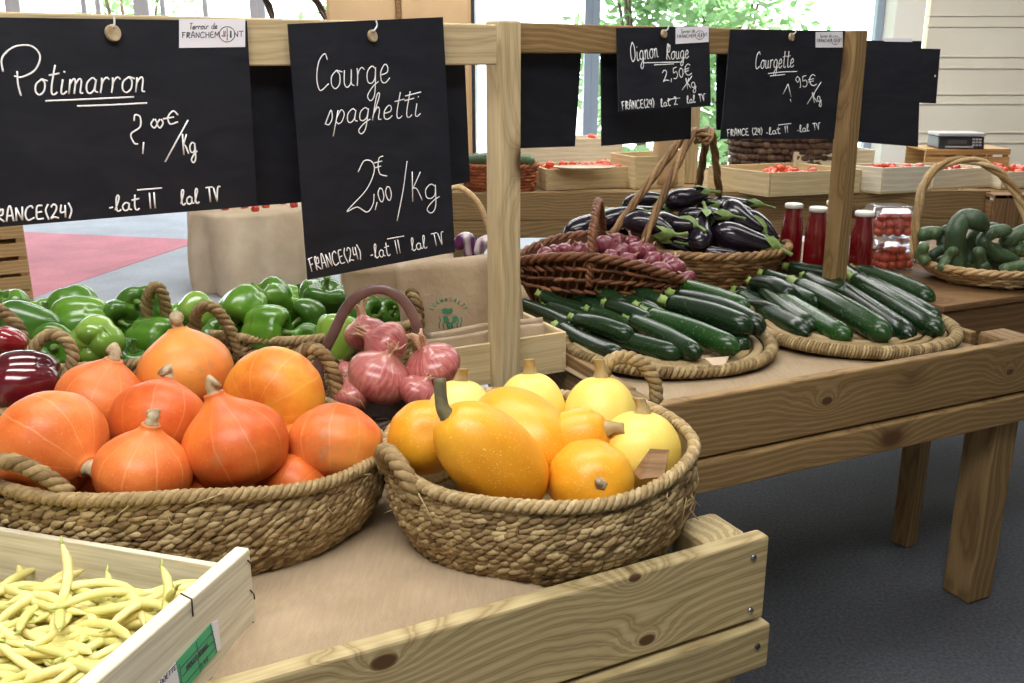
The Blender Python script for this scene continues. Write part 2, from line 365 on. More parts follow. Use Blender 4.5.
M['tomato'] = pmat('tomato_skin', [(.3, (.55, .035, .012)), (.7, (.70, .09, .02))], 6, rough=.2, coat=.5, vary=((.85, .7, .8), (1.0, 1.15, 1.1)))
M['juice'] = flat('red_juice', (.15, .004, .008), .06, .5, coat=.8)
M['cap'] = flat('white_cap', (.85, .84, .80), .35)
def clear_mat(name, tint=(.95, .97, 1), fac=.16, rough=.05):
    m, nt, b = new_mat(name); nt.nodes.remove(b)
    t = nd(nt, 'ShaderNodeBsdfTransparent'); t.inputs[0].default_value = (*tint, 1); g = nd(nt, 'ShaderNodeBsdfGlossy'); g.inputs['Roughness'].default_value = rough
    mx = nd(nt, 'ShaderNodeMixShader'); mx.inputs[0].default_value = fac
    nt.links.new(t.outputs[0], mx.inputs[1]); nt.links.new(g.outputs[0], mx.inputs[2]); nt.links.new(mx.outputs[0], nt.nodes['Material Output'].inputs[0]); return m
M['clear'] = clear_mat('clear_plastic', fac=.2, rough=.1)
M['glass'] = clear_mat('window_glass', (.97, .99, 1), .04, .01)
M['board'] = pmat('chalkboard', [(.3, (.0085, .0092, .0145)), (.7, (.017, .0178, .025))], 7, dist=1.5, stretch=(1, 1, 2.5), rough=.5, spec=.3)
M['chalk'] = flat('white_chalk_marker', (.93, .93, .94), .7)
M['chalk'].node_tree.nodes['Principled BSDF'].inputs['Specular IOR Level'].default_value = .1
M['sticker'] = flat('white_sticker', (.82, .80, .86), .4)
M['ink'] = flat('dark_ink', (.05, .045, .06), .5)
M['red_ink'] = flat('red_ink', (.5, .05, .06), .5)
M['green_ink'] = flat('green_ink', (.05, .25, .13), .5)
M['green_label'] = flat('green_label', (.06, .42, .20), .5)
M['disc'] = pmat('wood_disc', [(.35, (.28, .20, .11)), (.7, (.52, .42, .27))], 40, rough=.6)
M['wire'] = flat('white_wire', (.75, .75, .75), .35)
M['steel'] = flat('steel', (.45, .45, .46), .3, metal=1)
M['staple'] = flat('dark_staple', (.06, .05, .045), .4, metal=.6)
M['white_frame'] = flat('white_frame', (.80, .82, .85), .4)
M['grey_frame'] = flat('grey_frame', (.30, .36, .44), .4)
M['black_plastic'] = flat('black_plastic', (.022, .025, .032), .35)
M['grey_plastic'] = flat('grey_plastic', (.42, .45, .47), .4)
M['lcd'] = flat('grey_display', (.09, .09, .085), .2)
M['bark'] = pmat('bark', [(.3, (.10, .07, .045)), (.7, (.2, .15, .1))], 20, rough=.9)
M['leaf'] = pmat('leaf', [(.3, (.22, .44, .16)), (.7, (.46, .66, .34))], 3, rough=.5)
M['leaf'].node_tree.nodes['Principled BSDF'].inputs['Transmission Weight'].default_value = 0
M['lawn'] = pmat('pale_paving', [(.3, (.58, .60, .56)), (.7, (.68, .69, .66))], 4, rough=.9)
M['panel'] = pmat('cream_panel', [(.3, (.66, .60, .49)), (.7, (.70, .64, .53))], 2, rough=.5)
M['cream'] = flat('cream_paint', (.70, .66, .58), .6)
M['ceil'] = flat('ceiling_paint', (.72, .72, .70), .9)
def carpet_mat(name, a, b_, spec=.4, rough=.75):
    m, nt, b = new_mat(name, rough, spec); v = coords(nt, rnd=False)
    c = ramp(nt, noise_n(nt, v, 85, 5, .7), [(.38, a), (.62, b_)])
    c = mix(nt, 1.0, c, ramp(nt, noise_n(nt, v, 2.2, 4), [(.3, (.86, .86, .87)), (.7, (1.1, 1.1, 1.1))]), 'MULTIPLY')
    nt.links.new(c, b.inputs['Base Color']); bump(nt, b, noise_n(nt, v, 240, 2), .4, .003); return m
M['carpet'] = carpet_mat('grey_carpet', (.042, .046, .056), (.092, .098, .112))
M['carpet_glare'] = carpet_mat('window_glare_carpet', (.40, .44, .50), (.50, .54, .61))  # glare from the windows is mixed into this lighter tone
M['carpet_pink'] = carpet_mat('pink_carpet', (.64, .20, .26), (.76, .29, .35))

# ------------------------------------------------------------------ the room
def struct(name, mb, m, parent=None, smooth=False, **k):
    o = mb.build(name, m, parent, smooth, **k)
    if parent is None: o['kind'] = 'structure'
    return o
def quad(p): return MB().add([Vector(q) for q in p], [tuple(range(len(p)))])
WALL_Y = 12.0
XL, XR, YB = -9.0, 9.0, -2.5
struct('floor', MB().box((0, (WALL_Y + YB) / 2, -.05), (XR - XL, WALL_Y - YB, .1)), M['carpet'])
def mat_sheet(name, pts, m):
    mb = MB(); n = len(pts); b = [Vector((p[0], p[1], .0)) for p in pts]; t = [Vector((p[0], p[1], .006)) for p in pts]
    mb.add(b + t, [tuple(range(n, 2 * n))] + [(i, (i + 1) % n, n + (i + 1) % n, n + i) for i in range(n)])
    return struct(name, mb, m)
# carpet beyond the stall, window glare put into its paler colour, with a pink strip laid across it
fa, fb, fc, fd = at(28, 300, 0), at(185, 247, 0), at(185, 240, 0), at(28, 233, 0)
e1 = (fb - fa) / (fb.x - fa.x); e2 = (fc - fd) / (fc.x - fd.x)
tip_x = (fd.y - fa.y - e2.y * fd.x + e1.y * fa.x) / (e1.y - e2.y); tip = fa + e1 * (tip_x - fa.x)
l1 = fa + e1 * (-9 - fa.x); l2 = fd + e2 * (-9 - fd.x)
mat_sheet('floor_glare_carpet', [(-9, 4.6), (5, 4.6), (5, WALL_Y), (-9, WALL_Y)], M['carpet_glare'])
pk = mat_sheet('floor_pink_carpet', [(l1.x, l1.y), (tip.x, tip.y), (l2.x, l2.y)], M['carpet_pink']); pk.location.z = .004
struct('ceiling', MB().box((0, (WALL_Y + YB) / 2, 3.75), (XR - XL, WALL_Y - YB + .6, .3)), M['ceil'])
struct('wall_left', MB().box((XL - .1, (WALL_Y + YB) / 2, 1.8), (.2, WALL_Y - YB, 3.6)), M['cream'])
struct('wall_right', MB().box((XR + .1, (WALL_Y + YB) / 2, 1.8), (.2, WALL_Y - YB, 3.6)), M['cream'])
struct('wall_front', MB().box((0, YB - .1, 1.8), (XR - XL, .2, 3.6)), M['cream'])
# ribbed cream panels of the sectional door at the right
PX = atY(922, 100, 11.7).x
mb = MB(); z = 0.0; i = 0
hs = [.34, .12, .30, .12, .34, .11, .30, .13, .34, .12, .30, .12, .34, .12, .30]
rows = []
while z < 3.58:
    h = hs[i % len(hs)]; rows.append((z, min(h, 3.6 - z))); z += h; i += 1
for z, h in rows: mb.box(((PX + XR) / 2, 11.8, z + h / 2), (XR - PX, .08, h - .002)); mb.box(((PX + XR) / 2, 11.765, z + .012), (XR - PX, .05, .022))
mb.box(((PX + XR) / 2, 11.86, 1.8), (XR - PX, .06, 3.6))
struct('wall_back_panel', mb, M['panel'], bevel=.004)
# pillar between windows and panel
c0, c1 = atY(894, 30, 11.6).x, atY(924, 30, 11.6).x
struct('trim_pillar', MB().box(((c0 + c1) / 2, 11.8, 1.8), (c1 - c0, .4, 3.6)), M['cream'], bevel=.01)
# glazed back wall: frames with panes
def window(n, x0, x1, bars=(), sill=.25, head=3.3, m='white_frame'):
    e = MB(); y = WALL_Y; w = .09
    for xx in (x0 + w / 2, x1 - w / 2): e.box((xx, y, (sill + head) / 2), (w, .12, head - sill))
    for zz in (sill + w / 2, head - w / 2): e.box(((x0 + x1) / 2, y, zz), (x1 - x0, .119, w))
    for xb in bars: e.box((xb, y, (sill + head) / 2), (.06, .1, head - sill - .02))
    f = struct(f'window_{n}', e, M[m], bevel=.006)
    p = MB().box(((x0 + x1) / 2, y, (sill + head) / 2), (x1 - x0 - .1, .012, head - sill - .1)).build('pane', M['glass'], f, False)
    return f
def wx(px): return atY(px, 30, WALL_Y).x
edges = [-8.95, wx(18), wx(145), wx(260), wx(420), wx(592), c0]
bars_px = [[], [wx(30)], [wx(85), wx(160)], [], [], [wx(585)], [wx(700)] if 0 else []]
for i in range(len(edges) - 1):
    bl = [b for b in [wx(28), wx(88), wx(102), wx(166), wx(208)] if edges[i] + .15 < b < edges[i + 1] - .15]
    window(i + 1, edges[i], edges[i + 1], bl, m='grey_frame' if i >= 4 else 'white_frame')
struct('wall_back', MB().box(((edges[0] + edges[-1]) / 2, WALL_Y, .12), (edges[-1] - edges[0], .16, .24)), M['cream'])
struct('trim_head', MB().box(((edges[0] + edges[-1]) / 2, WALL_Y, 3.45), (edges[-1] - edges[0], .16, .3)), M['cream'])
# outside
struct('ground_outside', MB().box((0, WALL_Y + 15.2, -.2), (60, 30, .1)), M['lawn'])

def tree(name, x, y, h, rad, n, label, seed, zmin=.3, ls=.1):
    rng = random.Random(seed); root = empty(name, (x, y, -.15)); tag(root, label, 'tree', 'bushes outside the windows')
    tk = MB()
    for k in range(5):
        a = rng.random() * 6.28; tk.tube(catmull([(0, 0, 0), (.15 * math.cos(a), .15 * math.sin(a), h * .35), (rad * .5 * math.cos(a), rad * .5 * math.sin(a), h * .8)], 5), [.05 - .003 * q for q in range(11)], 6)
    tk.build('trunk', M['bark'], root)
    lf = MB()
    cl = [Vector((rng.gauss(0, rad * .45), rng.gauss(0, rad * .4), zmin + (h - zmin) * rng.random() ** .8)) for _ in range(26)]
    for k in range(n):
        c = rng.choice(cl) + Vector((rng.gauss(0, .22), rng.gauss(0, .22), rng.gauss(0, .22)))
        d = Vector((rng.gauss(0, 1), rng.gauss(0, 1), rng.gauss(0, .6))).normalized(); u = d.orthogonal().normalized(); s_ = ls * rng.uniform(.6, 1.3)
        u = Quaternion(d, rng.random() * 6.28) @ u; w_ = d.cross(u)
        lf.add([c - d * s_, c + u * s_ * .45 + w_ * s_ * .1, c + d * s_, c - u * s_ * .45 + w_ * s_ * .1], [(0, 1, 2, 3)])
    lf.build('foliage', M['leaf'], root, False)
tree('leafy_bush', wx(650) * 1.12, 13.6, 3.6, 1.0, 2600, 'tall leafy green bush outside the window above the red onion sign', 3)
tree('leafy_bush', wx(735) * 1.14, 14.0, 3.3, .9, 2000, 'green bush outside the window above the courgette sign', 4)
tree('leafy_bush', wx(112) * 1.2, 15.0, 3.4, 1.2, 1500, 'green bush outside the window at the far left', 5)
tree('leafy_bush', wx(345) * 1.2, 16.0, 3.4, 1.2, 1500, 'green bush outside the window behind the brown cabinet', 6)

# ------------------------------------------------------------------ display tables
def plank(name, P0, P1, n, h, t, m, parent=None, bevel=.004, loc0=Vector((0, 0, 0))):
    """board from P0 to P1 (centre line of its front face, mid height); n points out of the front face"""
    P0, P1, n = Vector(P0), Vector(P1), Vector(n).normalized(); d = P1 - P0
    c = (P0 + P1) / 2 - n * t / 2
    return MB().box((0, 0, 0), (d.length, t, h)).build(name, M[m] if isinstance(m, str) else m, parent, False, bevel, c - loc0, x_frame(d, -n))
ZV = Vector((0, 0, 1))
def screw(parent, P, n, loc0, m='steel', r=.006):
    q = z_to(n); mb = MB().lathe([(r * .4, .0035), (r, .0028), (r, -.001)][::-1], 12)
    return mb.build('screw', M[m], parent, True, 0, P - loc0, q)

def display_table(A, B, dep, ztop, hU, hL, m, label, leg_m, end_in=.12, gap=.008, lower_out=.014, legs=True, back=True, legw=.1, zsurf=None, fm=None):
    A, B = Vector(A), Vector(B); d = (B - A).normalized(); n = Vector((d.y, -d.x, 0))   # n faces the customer
    L0 = Vector((A.x, A.y, 0)); root = empty('display_table', L0); tag(root, label, 'table')
    up0, up1 = Vector((A.x, A.y, ztop - hU / 2)), Vector((B.x, B.y, ztop - hU / 2))
    plank('front_plank', up0, up1, n, hU, .034, fm or m, root, .005, L0)
    zl = ztop - hU - gap - hL / 2; ext = d * .008
    plank('lower_front_plank', Vector((A.x, A.y, zl)) + n * lower_out - ext, Vector((B.x, B.y, zl)) + n * lower_out + ext, n, hL, .045, m, root, .005, L0)
    if back:
        plank('back_plank', up1 - n * dep, up0 - n * dep, -n, hU, .034, m, root, .005, L0)
    zs = zsurf if zsurf else ztop - .045
    for P, sgn in ((A, 1), (B, -1)):
        q = Vector((P.x, P.y, ztop - hU / 2)) + d * sgn * end_in - n * .16
        plank('end_plank', q, q - n * (dep - .22), -d * sgn, hU - .02, .026, m, root, .004, L0)
        if legs:
            for w in (.036 + legw / 2, dep - .036 - legw / 2):
                p = Vector((P.x, P.y, 0)) + d * sgn * (.02 + legw / 2) - n * w
                plank('leg', p + n * legw / 2, p + n * legw / 2 + ZV * (ztop - .004), n, legw, legw, leg_m, root, .012, L0)
    mb = MB(); c = (A + B) / 2 - n * (dep / 2); c.z = zs - .012
    mb.box((0, 0, 0), ((B - A).length - 2 * end_in - .06, dep - .09, .02)); mb.build('tabletop', M[m], root, False, 0, c - L0, x_frame(d, -n))
    return root, d, n, L0, zs

def cloth(name, A, d, n, w, l0, l1, z, amp, label, seed, front_lift=.0, hang=0):
    """burlap lying on a table: strip from l0 to l1 along d, w deep"""
    rng = random.Random(seed); nx, ny = 90, 70; vs = []; O = Vector((A.x, A.y, 0))
    for j in range(ny + 1):
        v = j / ny
        for i in range(nx + 1):
            u = i / nx; s = l0 + (l1 - l0) * u; p = O + d * s - n * (.04 + w * v)
            h = mnoise.noise(Vector((s * 3 + seed, v * w * 3.2, seed))) * amp + mnoise.noise(Vector((s * 9, v * w * 6, seed + 4))) * amp * .3
            fr = math.exp(-((v * w - .10) / .09) ** 2) * front_lift * (.5 + .5 * math.cos((u - .25) * 3.0))
            edge = min(1, v * w / .05); eu = min(1, (1 - u) / .06)
            zz = z + (h + amp * .8 + fr) * (.25 + .75 * edge) * (.2 + .8 * eu)
            vs.append(p - O + ZV * zz)
    f = [(j * (nx + 1) + i, j * (nx + 1) + i + 1, (j + 1) * (nx + 1) + i + 1, (j + 1) * (nx + 1) + i) for j in range(ny) for i in range(nx)]
    o = MB().add(vs, f).build(name, M['burlap'], None, True, 0, O)
    sm = o.modifiers.new('thick', 'SOLIDIFY'); sm.thickness = .003; sm.offset = -1
    return tag(o, label, 'cloth')

ZN = .9
nA, nB = at(250, 683, ZN), at(770, 536, ZN); nd_ = (nB - nA).normalized(); nA = nB - nd_ * 2.35
def knots_on(A, B, ztop, h, pxs):
    d = (B - A).normalized(); n = Vector((d.y, -d.x, 0)); c = (A + B) / 2; c.z = ztop - h / 2; out = []
    for x, y, s in pxs: p = onp(x, y, c, n) - c; out.append((p.dot(d), p.z, s))
    return out
M['pine_near'] = wood_mat('treated_pine_knotty', (.50, .41, .23), (.25, .18, .08), at_=knots_on(nA, nB, ZN, .168, [(647, 640, .011), (635, 578, .008), (384, 662, .014)]))
T1, d1, n1, L1, z1 = display_table(nA, nB, 1.72, ZN, .168, .092, 'pine', 'front display table of treated pine boards under the squash basket', 'pine', fm='pine_near')
for px, py in ((753, 557), (750, 610)): screw(T1, onp(px, py, Vector(nB), n1) + n1 * .0005, n1, L1)
lp = onp(757, 646, Vector(nB) + n1 * .014, n1)
screw(T1, lp + n1 * .0005, n1, L1, 'staple')
cloth('burlap_cloth', nA, d1, n1, 1.58, .2, 2.15, .855, .012, 'natural burlap cloth spread on the front table under the squash basket', 3, .042)

ZF = .92
fA, fB = at(690, 400, ZF), at(1024, 341, ZF); fd = (fB - fA).normalized(); fB = fB + fd * .115; fA = fA - fd * .20
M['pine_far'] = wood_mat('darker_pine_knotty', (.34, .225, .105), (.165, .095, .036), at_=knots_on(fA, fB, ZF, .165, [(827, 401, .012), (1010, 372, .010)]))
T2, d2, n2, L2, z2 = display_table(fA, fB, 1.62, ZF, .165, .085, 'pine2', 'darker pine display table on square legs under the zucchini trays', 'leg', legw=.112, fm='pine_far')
cloth('burlap_cloth', fA, d2, n2, .8, .1, (fB - fA).length - .17, .874, .006, 'burlap cloth under the two round zucchini trays', 9, .012)

# side table at the right end, carrying bottles, tubs and the cucumber basket
def slab_table(corners, z, th, board_h, m, label, legm, leg_pts):
    C = [Vector((c[0], c[1], 0)) for c in corners]; root = empty('side_table', C[0]); tag(root, label, 'table')
    mb = MB(); n = len(C); b = [c - C[0] + ZV * (z - th) for c in C]; t = [c - C[0] + ZV * z for c in C]
    mb.add(b + t, [tuple(range(n, 2 * n)), tuple(reversed(range(n)))] + [(i, (i + 1) % n, n + (i + 1) % n, n + i) for i in range(n)])
    mb.build('tabletop', M[m], root, False, .003)
    for i in range(n):
        a, bb = C[i], C[(i + 1) % n]; d = (bb - a).normalized(); nn = Vector((d.y, -d.x, 0))
        for k in range(2):
            zz = z - th - .002 - board_h * (k + .5) - .006 * k
            plank('side_board', a + d * .012 - nn * .012 + ZV * zz, bb - d * .012 - nn * .012 + ZV * zz, nn, board_h - .004, .026, M['brown'], root, .003, C[0])
    for p in leg_pts:
        P = Vector((p[0], p[1], 0)); plank('leg', P, P + ZV * (z - th), Vector((.55, -.83, 0)), .07, .07, legm, root, .006, C[0])
    return root
ZS = .935
c0 = at(944, 306, ZS); Ld = Vector((.9135, .4067, 0)); Wd = Vector((-.55, .835, 0))
cs = [c0, c0 + Ld * 1.5, c0 + Ld * 1.5 + Wd * 1.15, c0 + Wd * 1.15]
inn = lambda i, a, b: cs[i] + a * .09 + b * .09
slab_table(cs, ZS, .024, .135, 'brown', 'brown plank side table under the cucumber basket and the red bottles', 'leg',
           [cs[0] + Ld * .06 + Wd * .045, inn(1, -Ld, Wd), inn(2, -Ld, -Wd), inn(3, Ld, -Wd)])

# rear table along the windows
ZR = .995
rA, rB = atY(430, 192.5, 5.5), atY(992, 187, 5.62)
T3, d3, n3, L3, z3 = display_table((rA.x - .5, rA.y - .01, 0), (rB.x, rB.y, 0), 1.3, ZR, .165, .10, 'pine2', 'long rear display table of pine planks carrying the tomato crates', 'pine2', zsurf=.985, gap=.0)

# ------------------------------------------------------------------ frame the signs hang from
pL, pR = Vector((-.022, 2.5, 0)), Vector((1.148, 3.335, 0)); dr = (pR - pL).normalized(); nr = Vector((dr.y, -dr.x, 0))
ZT = 1.82
fr = empty('sign_frame', pL); tag(fr, 'pale pine post and rail frame that the price boards hang from', 'frame')
pw = .066
def post(P, m, z0=0, z1=ZT + .004, w=pw, root=fr):
    return plank('post', P + nr * w / 2 + ZV * z0, P + nr * w / 2 + ZV * z1, nr, w, w, m, root, .005, pL)
post(pL, 'post')
pl_ = pR + nr * .045 ; plank('post', pl_ - dr * .004 + ZV * .878, pl_ - dr * .026 + ZV * (ZT + .004), nr, .061, .061, 'pine2', fr, .005, pL)
plank('rail', pL + dr * .03 + ZV * (ZT - .036), pR - dr * .036 + ZV * (ZT - .036), nr, .074, .04, 'pine2', fr, .004, pL)
fp = pL + nr * (pw / 2 + .046)
ra, rb = onp(-60, 10.5, fp, nr), onp(497, 24.5, fp, nr); dl = rb - ra; dl.z = 0; dl.normalize(); nl = Vector((dl.y, -dl.x, 0))
plank('rail', ra - ZV * .046, rb - ZV * .046, nl, .094, .045, 'post', fr, .004, pL)

# ------------------------------------------------------------------ woven baskets
def ell(rx, ry, z, n=72, ph=0, dz=None):
    return [Vector((rx * math.cos(2 * math.pi * k / n + ph), ry * math.sin(2 * math.pi * k / n + ph), z + (dz(2 * math.pi * k / n + ph) if dz else 0))) for k in range(n)]
def weave(mb, rows, stitch, rad, rng, slant=.35, dz=None, alt=True, jit=.15, ln=1.55):
    for ri, (rx, ry, z) in enumerate(rows):
        per = math.pi * (3 * (rx + ry) - math.sqrt((3 * rx + ry) * (rx + 3 * ry))); n = int(per / stitch); o = rng.random()
        for k in range(n):
            a = 2 * math.pi * (k + o) / n
            p = Vector((rx * math.cos(a), ry * math.sin(a), z + (dz(a) * ri / (len(rows) - 1) if dz else 0)))
            t = Vector((-rx * math.sin(a), ry * math.cos(a), 0)).normalized(); out = Vector((ry * math.cos(a), rx * math.sin(a), 0)).normalized()
            sg = (1 if ri % 2 else -1) if alt else 1
            d = t + ZV * (sg * slant + rng.gauss(0, jit * .6)) + out * rng.gauss(0, jit * .5)
            mb.grain(p + out * rng.gauss(0, rad * .22) + ZV * rng.gauss(0, rad * .12), d, out, stitch * ln * rng.uniform(.85, 1.2), rad * rng.uniform(.85, 1.15))
def liner(mb, rows, off, dz=None, seg=64):
    """thin wall inside the weave, with a floor"""
    vs = []; n = len(rows)
    for ri, (rx, ry, z) in enumerate(rows):
        for k in range(seg):
            a = 2 * math.pi * k / seg; vs.append(Vector(((rx - off) * math.cos(a), (ry - off) * math.sin(a), z + (dz(a) * ri / (n - 1) if dz else 0))))
    fs = [(i * seg + k, i * seg + (k + 1) % seg, (i + 1) * seg + (k + 1) % seg, (i + 1) * seg + k) for i in range(n - 1) for k in range(seg)]
    fs.append(tuple(range(seg))); mb.add(vs, fs)
def arch(a, width, height, rx, ry, z, lean=.02, n=14, dz=None):
    """handle arch standing on the rim at angle a: width along the rim"""
    c = Vector((rx * math.cos(a), ry * math.sin(a), z)); t = Vector((-rx * math.sin(a), ry * math.cos(a), 0)).normalized(); out = Vector((t.y, -t.x, 0))
    pts = []
    for k in range(n + 1):
        q = math.pi * k / n; s = math.sin(q) ** .8
        pts.append(c - t * (width / 2 * math.cos(q)) + ZV * (height * s - .03 * (1 - s)) + out * (lean * s) - out * .004)
    return pts
def seagrass_basket(name, c, rx, ry, zb, zr, handles, label, seed, mat='seagrass', flare=.08, stitch=.0195, rad=.0062, wrap=.06, rimr=.0125, bulge=.012, sag=None):
    rng = random.Random(seed); root = empty(name, (c[0], c[1], zb)); tag(root, label, 'basket'); h = zr - zb; nrow = max(4, int(h / (rad * 1.38)))
    rows = []
    for i in range(nrow):
        t = i / (nrow - 1); q = (1 - flare) + flare * math.sin(t * math.pi / 2) ** .9; b = bulge * math.sin(t * math.pi)
        rows.append((rx * q + b - .005, ry * q + b - .005, rad * .8 + (h - rad) * t))
    wav = lambda a: .006 * math.sin(2 * a + seed) + .004 * math.sin(5 * a + seed * 2) + (sag(a) if sag else 0)
    mb = MB(); weave(mb, rows, stitch, rad, rng, dz=wav, slant=.34, ln=1.62, jit=.2, alt=False); liner(mb, rows, rad * .9, wav); mb.build('woven_wall', M[mat], root)
    rb = MB(); rim = ell(rx, ry, h + .006, 96, 0, wav); rb.rope(rim, rimr, 3, .040, True)
    for k in range(26):                                       # loose straw ends
        a = rng.random() * 6.28; p = Vector((rx * math.cos(a), ry * math.sin(a), h - rng.random() * h * .5)) * 1.0; out = Vector((math.cos(a), math.sin(a), 0))
        p += out * .008; rb.tube([p, p + out * .008 + Vector((-out.y, out.x, 0)) * rng.gauss(0, .012) + ZV * rng.gauss(0, .01), p + out * .014 + Vector((-out.y, out.x, 0)) * rng.gauss(0, .03) + ZV * rng.gauss(-.012, .012)], [.0018, .0014, .0006], 4)
    rb.build('braided_rim', M[mat], root)
    for a, w, hh, lean in handles:
        hb = MB(); hb.rope(arch(a, w, hh, rx, ry, h, lean), .0165, 3, wrap); hb.build('handle', M[mat], root)
    return root

zc_ = .866
PB = seagrass_basket('seagrass_basket', (-.645, 1.712), .39, .305, zc_, 1.042, [], 'round braided seagrass basket heaped with orange pumpkins', 1, sag=lambda a: -.055 * max(0, math.cos(a - .25)) ** 1.5)
SB = seagrass_basket('seagrass_basket', (.055, 1.695), .290, .283, zc_, 1.026, [(R(-152), .14, .035, .02)], 'round braided seagrass basket full of yellow squashes', 2)
GB = seagrass_basket('seagrass_basket', (-.555, 2.47), .30, .20, zc_, 1.058, [(R(20), .1, .06, .0)], 'seagrass basket of green peppers behind the round pumpkin basket', 3, flare=.12)
LB = seagrass_basket('seagrass_basket', (-1.10, 2.36), .27, .24, zc_, 1.02, [], 'seagrass basket of green peppers at the left end of the table', 4, flare=.12)
RB = seagrass_basket('seagrass_basket', (-1.13, 1.94), .22, .175, zc_, 1.0, [], 'small seagrass basket holding dark red peppers', 5, flare=.12)

def wicker_basket(name, c, rx, ry, zb, zr, label, seed, mat, dzf=None, flare=.3, stake_n=60, lattice=False, rz=0, rimr=.017, rows_n=12, solid=True):
    rng = random.Random(seed); root = empty(name, (c[0], c[1], zb), rz); tag(root, label, 'basket'); h = zr - zb
    rows = []
    for i in range(rows_n):
        t = i / (rows_n - 1); q = (1 - flare) + flare * t ** .7; rows.append((rx * q, ry * q, .01 + (h - .012) * t))
    mb = MB()
    if lattice:
        for k in range(stake_n):
            a0 = 2 * math.pi * k / stake_n; pts = []
            for i in range(9):
                t = i / 8; q = (1 - flare) + flare * t ** .7; a = a0 + .30 * t
                pts.append(Vector((rx * q * math.cos(a), ry * q * math.sin(a), .01 + h * t + (dzf(a) * t if dzf else 0))))
            mb.tube(pts, .0048, 5)
        weave(mb, rows[-4:], .034, .0075, rng, .2, (lambda a: dzf(a)) if dzf else None); weave(mb, rows[:2], .03, .0075, rng, .15)
        liner(mb, rows, .016, dzf)
    else:
        weave(mb, rows, .042, h / rows_n * .62, rng, .12, dzf, ln=1.7); liner(mb, rows, .006, dzf)
    mb.build('woven_wall', M[mat], root)
    rb = MB(); rb.rope(ell(rx, ry, h, 96, 0, dzf), rimr, 3, .11, True); rb.build('braided_rim', M[mat], root)
    return root
def local(root, pts):
    inv = Matrix.Translation(root.location) @ Matrix.Rotation(root.rotation_euler.z, 4, 'Z'); inv = inv.inverted(); return [inv @ Vector(p) for p in pts]

def rope_handle(root, pts, Y, rad=.0155, mat='seagrass', pitch=.05):
    hb = MB(); hb.rope(local(root, catmull([atY(x, y, Y) for x, y in pts], 6)), rad, 3, pitch); hb.build('handle', M[mat], root)
rope_handle(PB, [(296, 372), (300, 355), (311, 348), (324, 355), (333, 371), (337, 389), (334, 404)], 1.99)
rope_handle(PB, [(-22, 474), (-8, 464), (12, 462), (34, 470), (54, 482), (68, 494)], 1.43, .015)
rope_handle(SB, [(603, 378), (608, 363), (622, 357), (638, 361), (650, 373), (656, 388), (656, 402)], 1.93)
rope_handle(GB, [(197, 338), (195, 318), (203, 307), (215, 309), (227, 324), (235, 340), (240, 356)], 2.29)
rope_handle(LB, [(149, 336), (147, 305), (151, 290), (158, 287), (164, 298), (167, 318), (168, 340)], 2.40)
rope_handle(LB, [(-8, 306), (4, 313), (15, 323), (22, 336), (26, 352), (27, 366)], 2.14)
rope_handle(RB, [(34, 380), (32, 356), (40, 340), (54, 334), (67, 341), (73, 356), (69, 372), (62, 386)], 1.98, .014)

ZB2 = .882
bump2 = lambda a: .085 * math.sin(a) ** 2 - .028 * math.cos(a)
OB = wicker_basket('wicker_basket', (.318, 3.30), .315, .215, ZB2, 1.018, 'reddish brown willow basket of small red onions with a braided hoop handle', 6, 'red_willow', bump2, flare=.26, lattice=True, rz=R(-8), stake_n=54)
h1 = MB(); f0, f1 = Vector((-.03, -.205, .19)), Vector((-.01, .205, .19))
h1.rope(catmull([f0 - ZV * .07, f0, f0.lerp(f1, .12) + ZV * .10, f0.lerp(f1, .5) + ZV * .185, f0.lerp(f1, .88) + ZV * .11, f1, f1 - ZV * .07], 8), .0155, 3, .055); h1.build('handle', M['red_willow'], OB)
EB = wicker_basket('wicker_basket', (.765, 3.74), .325, .30, ZB2, 1.035, 'large brown willow basket piled with glossy eggplants under a tall bent handle', 7, 'brown_willow', None, flare=.34, rz=R(-10), rows_n=10)
hb = MB()
tp = atY(704, 133, 3.72); ft = [atY(618, 226, 3.55), atY(644, 240, 3.45), atY(697, 196, 3.98), atY(720, 200, 3.95)]
for i, (foot, off) in enumerate(zip(ft, (-.03, .0, .0, .03))):
    sgn = -1 if i < 2 else 1
    mid = foot.lerp(tp, .6) + Vector((.012 * sgn, 0, .045)); top = tp + Vector((off, .02 * sgn, -.004 * i))
    g2 = foot + (foot - mid) * .18
    hb.rope(local(EB, catmull([g2, foot, mid, foot.lerp(tp, .88) + Vector((.015 * sgn, 0, .05)), top, top + Vector((.03 * -sgn, .05 * -sgn, -.02))], 8)), .0165, 3, .26)
hb.build('handle', M['brown_willow'], EB)

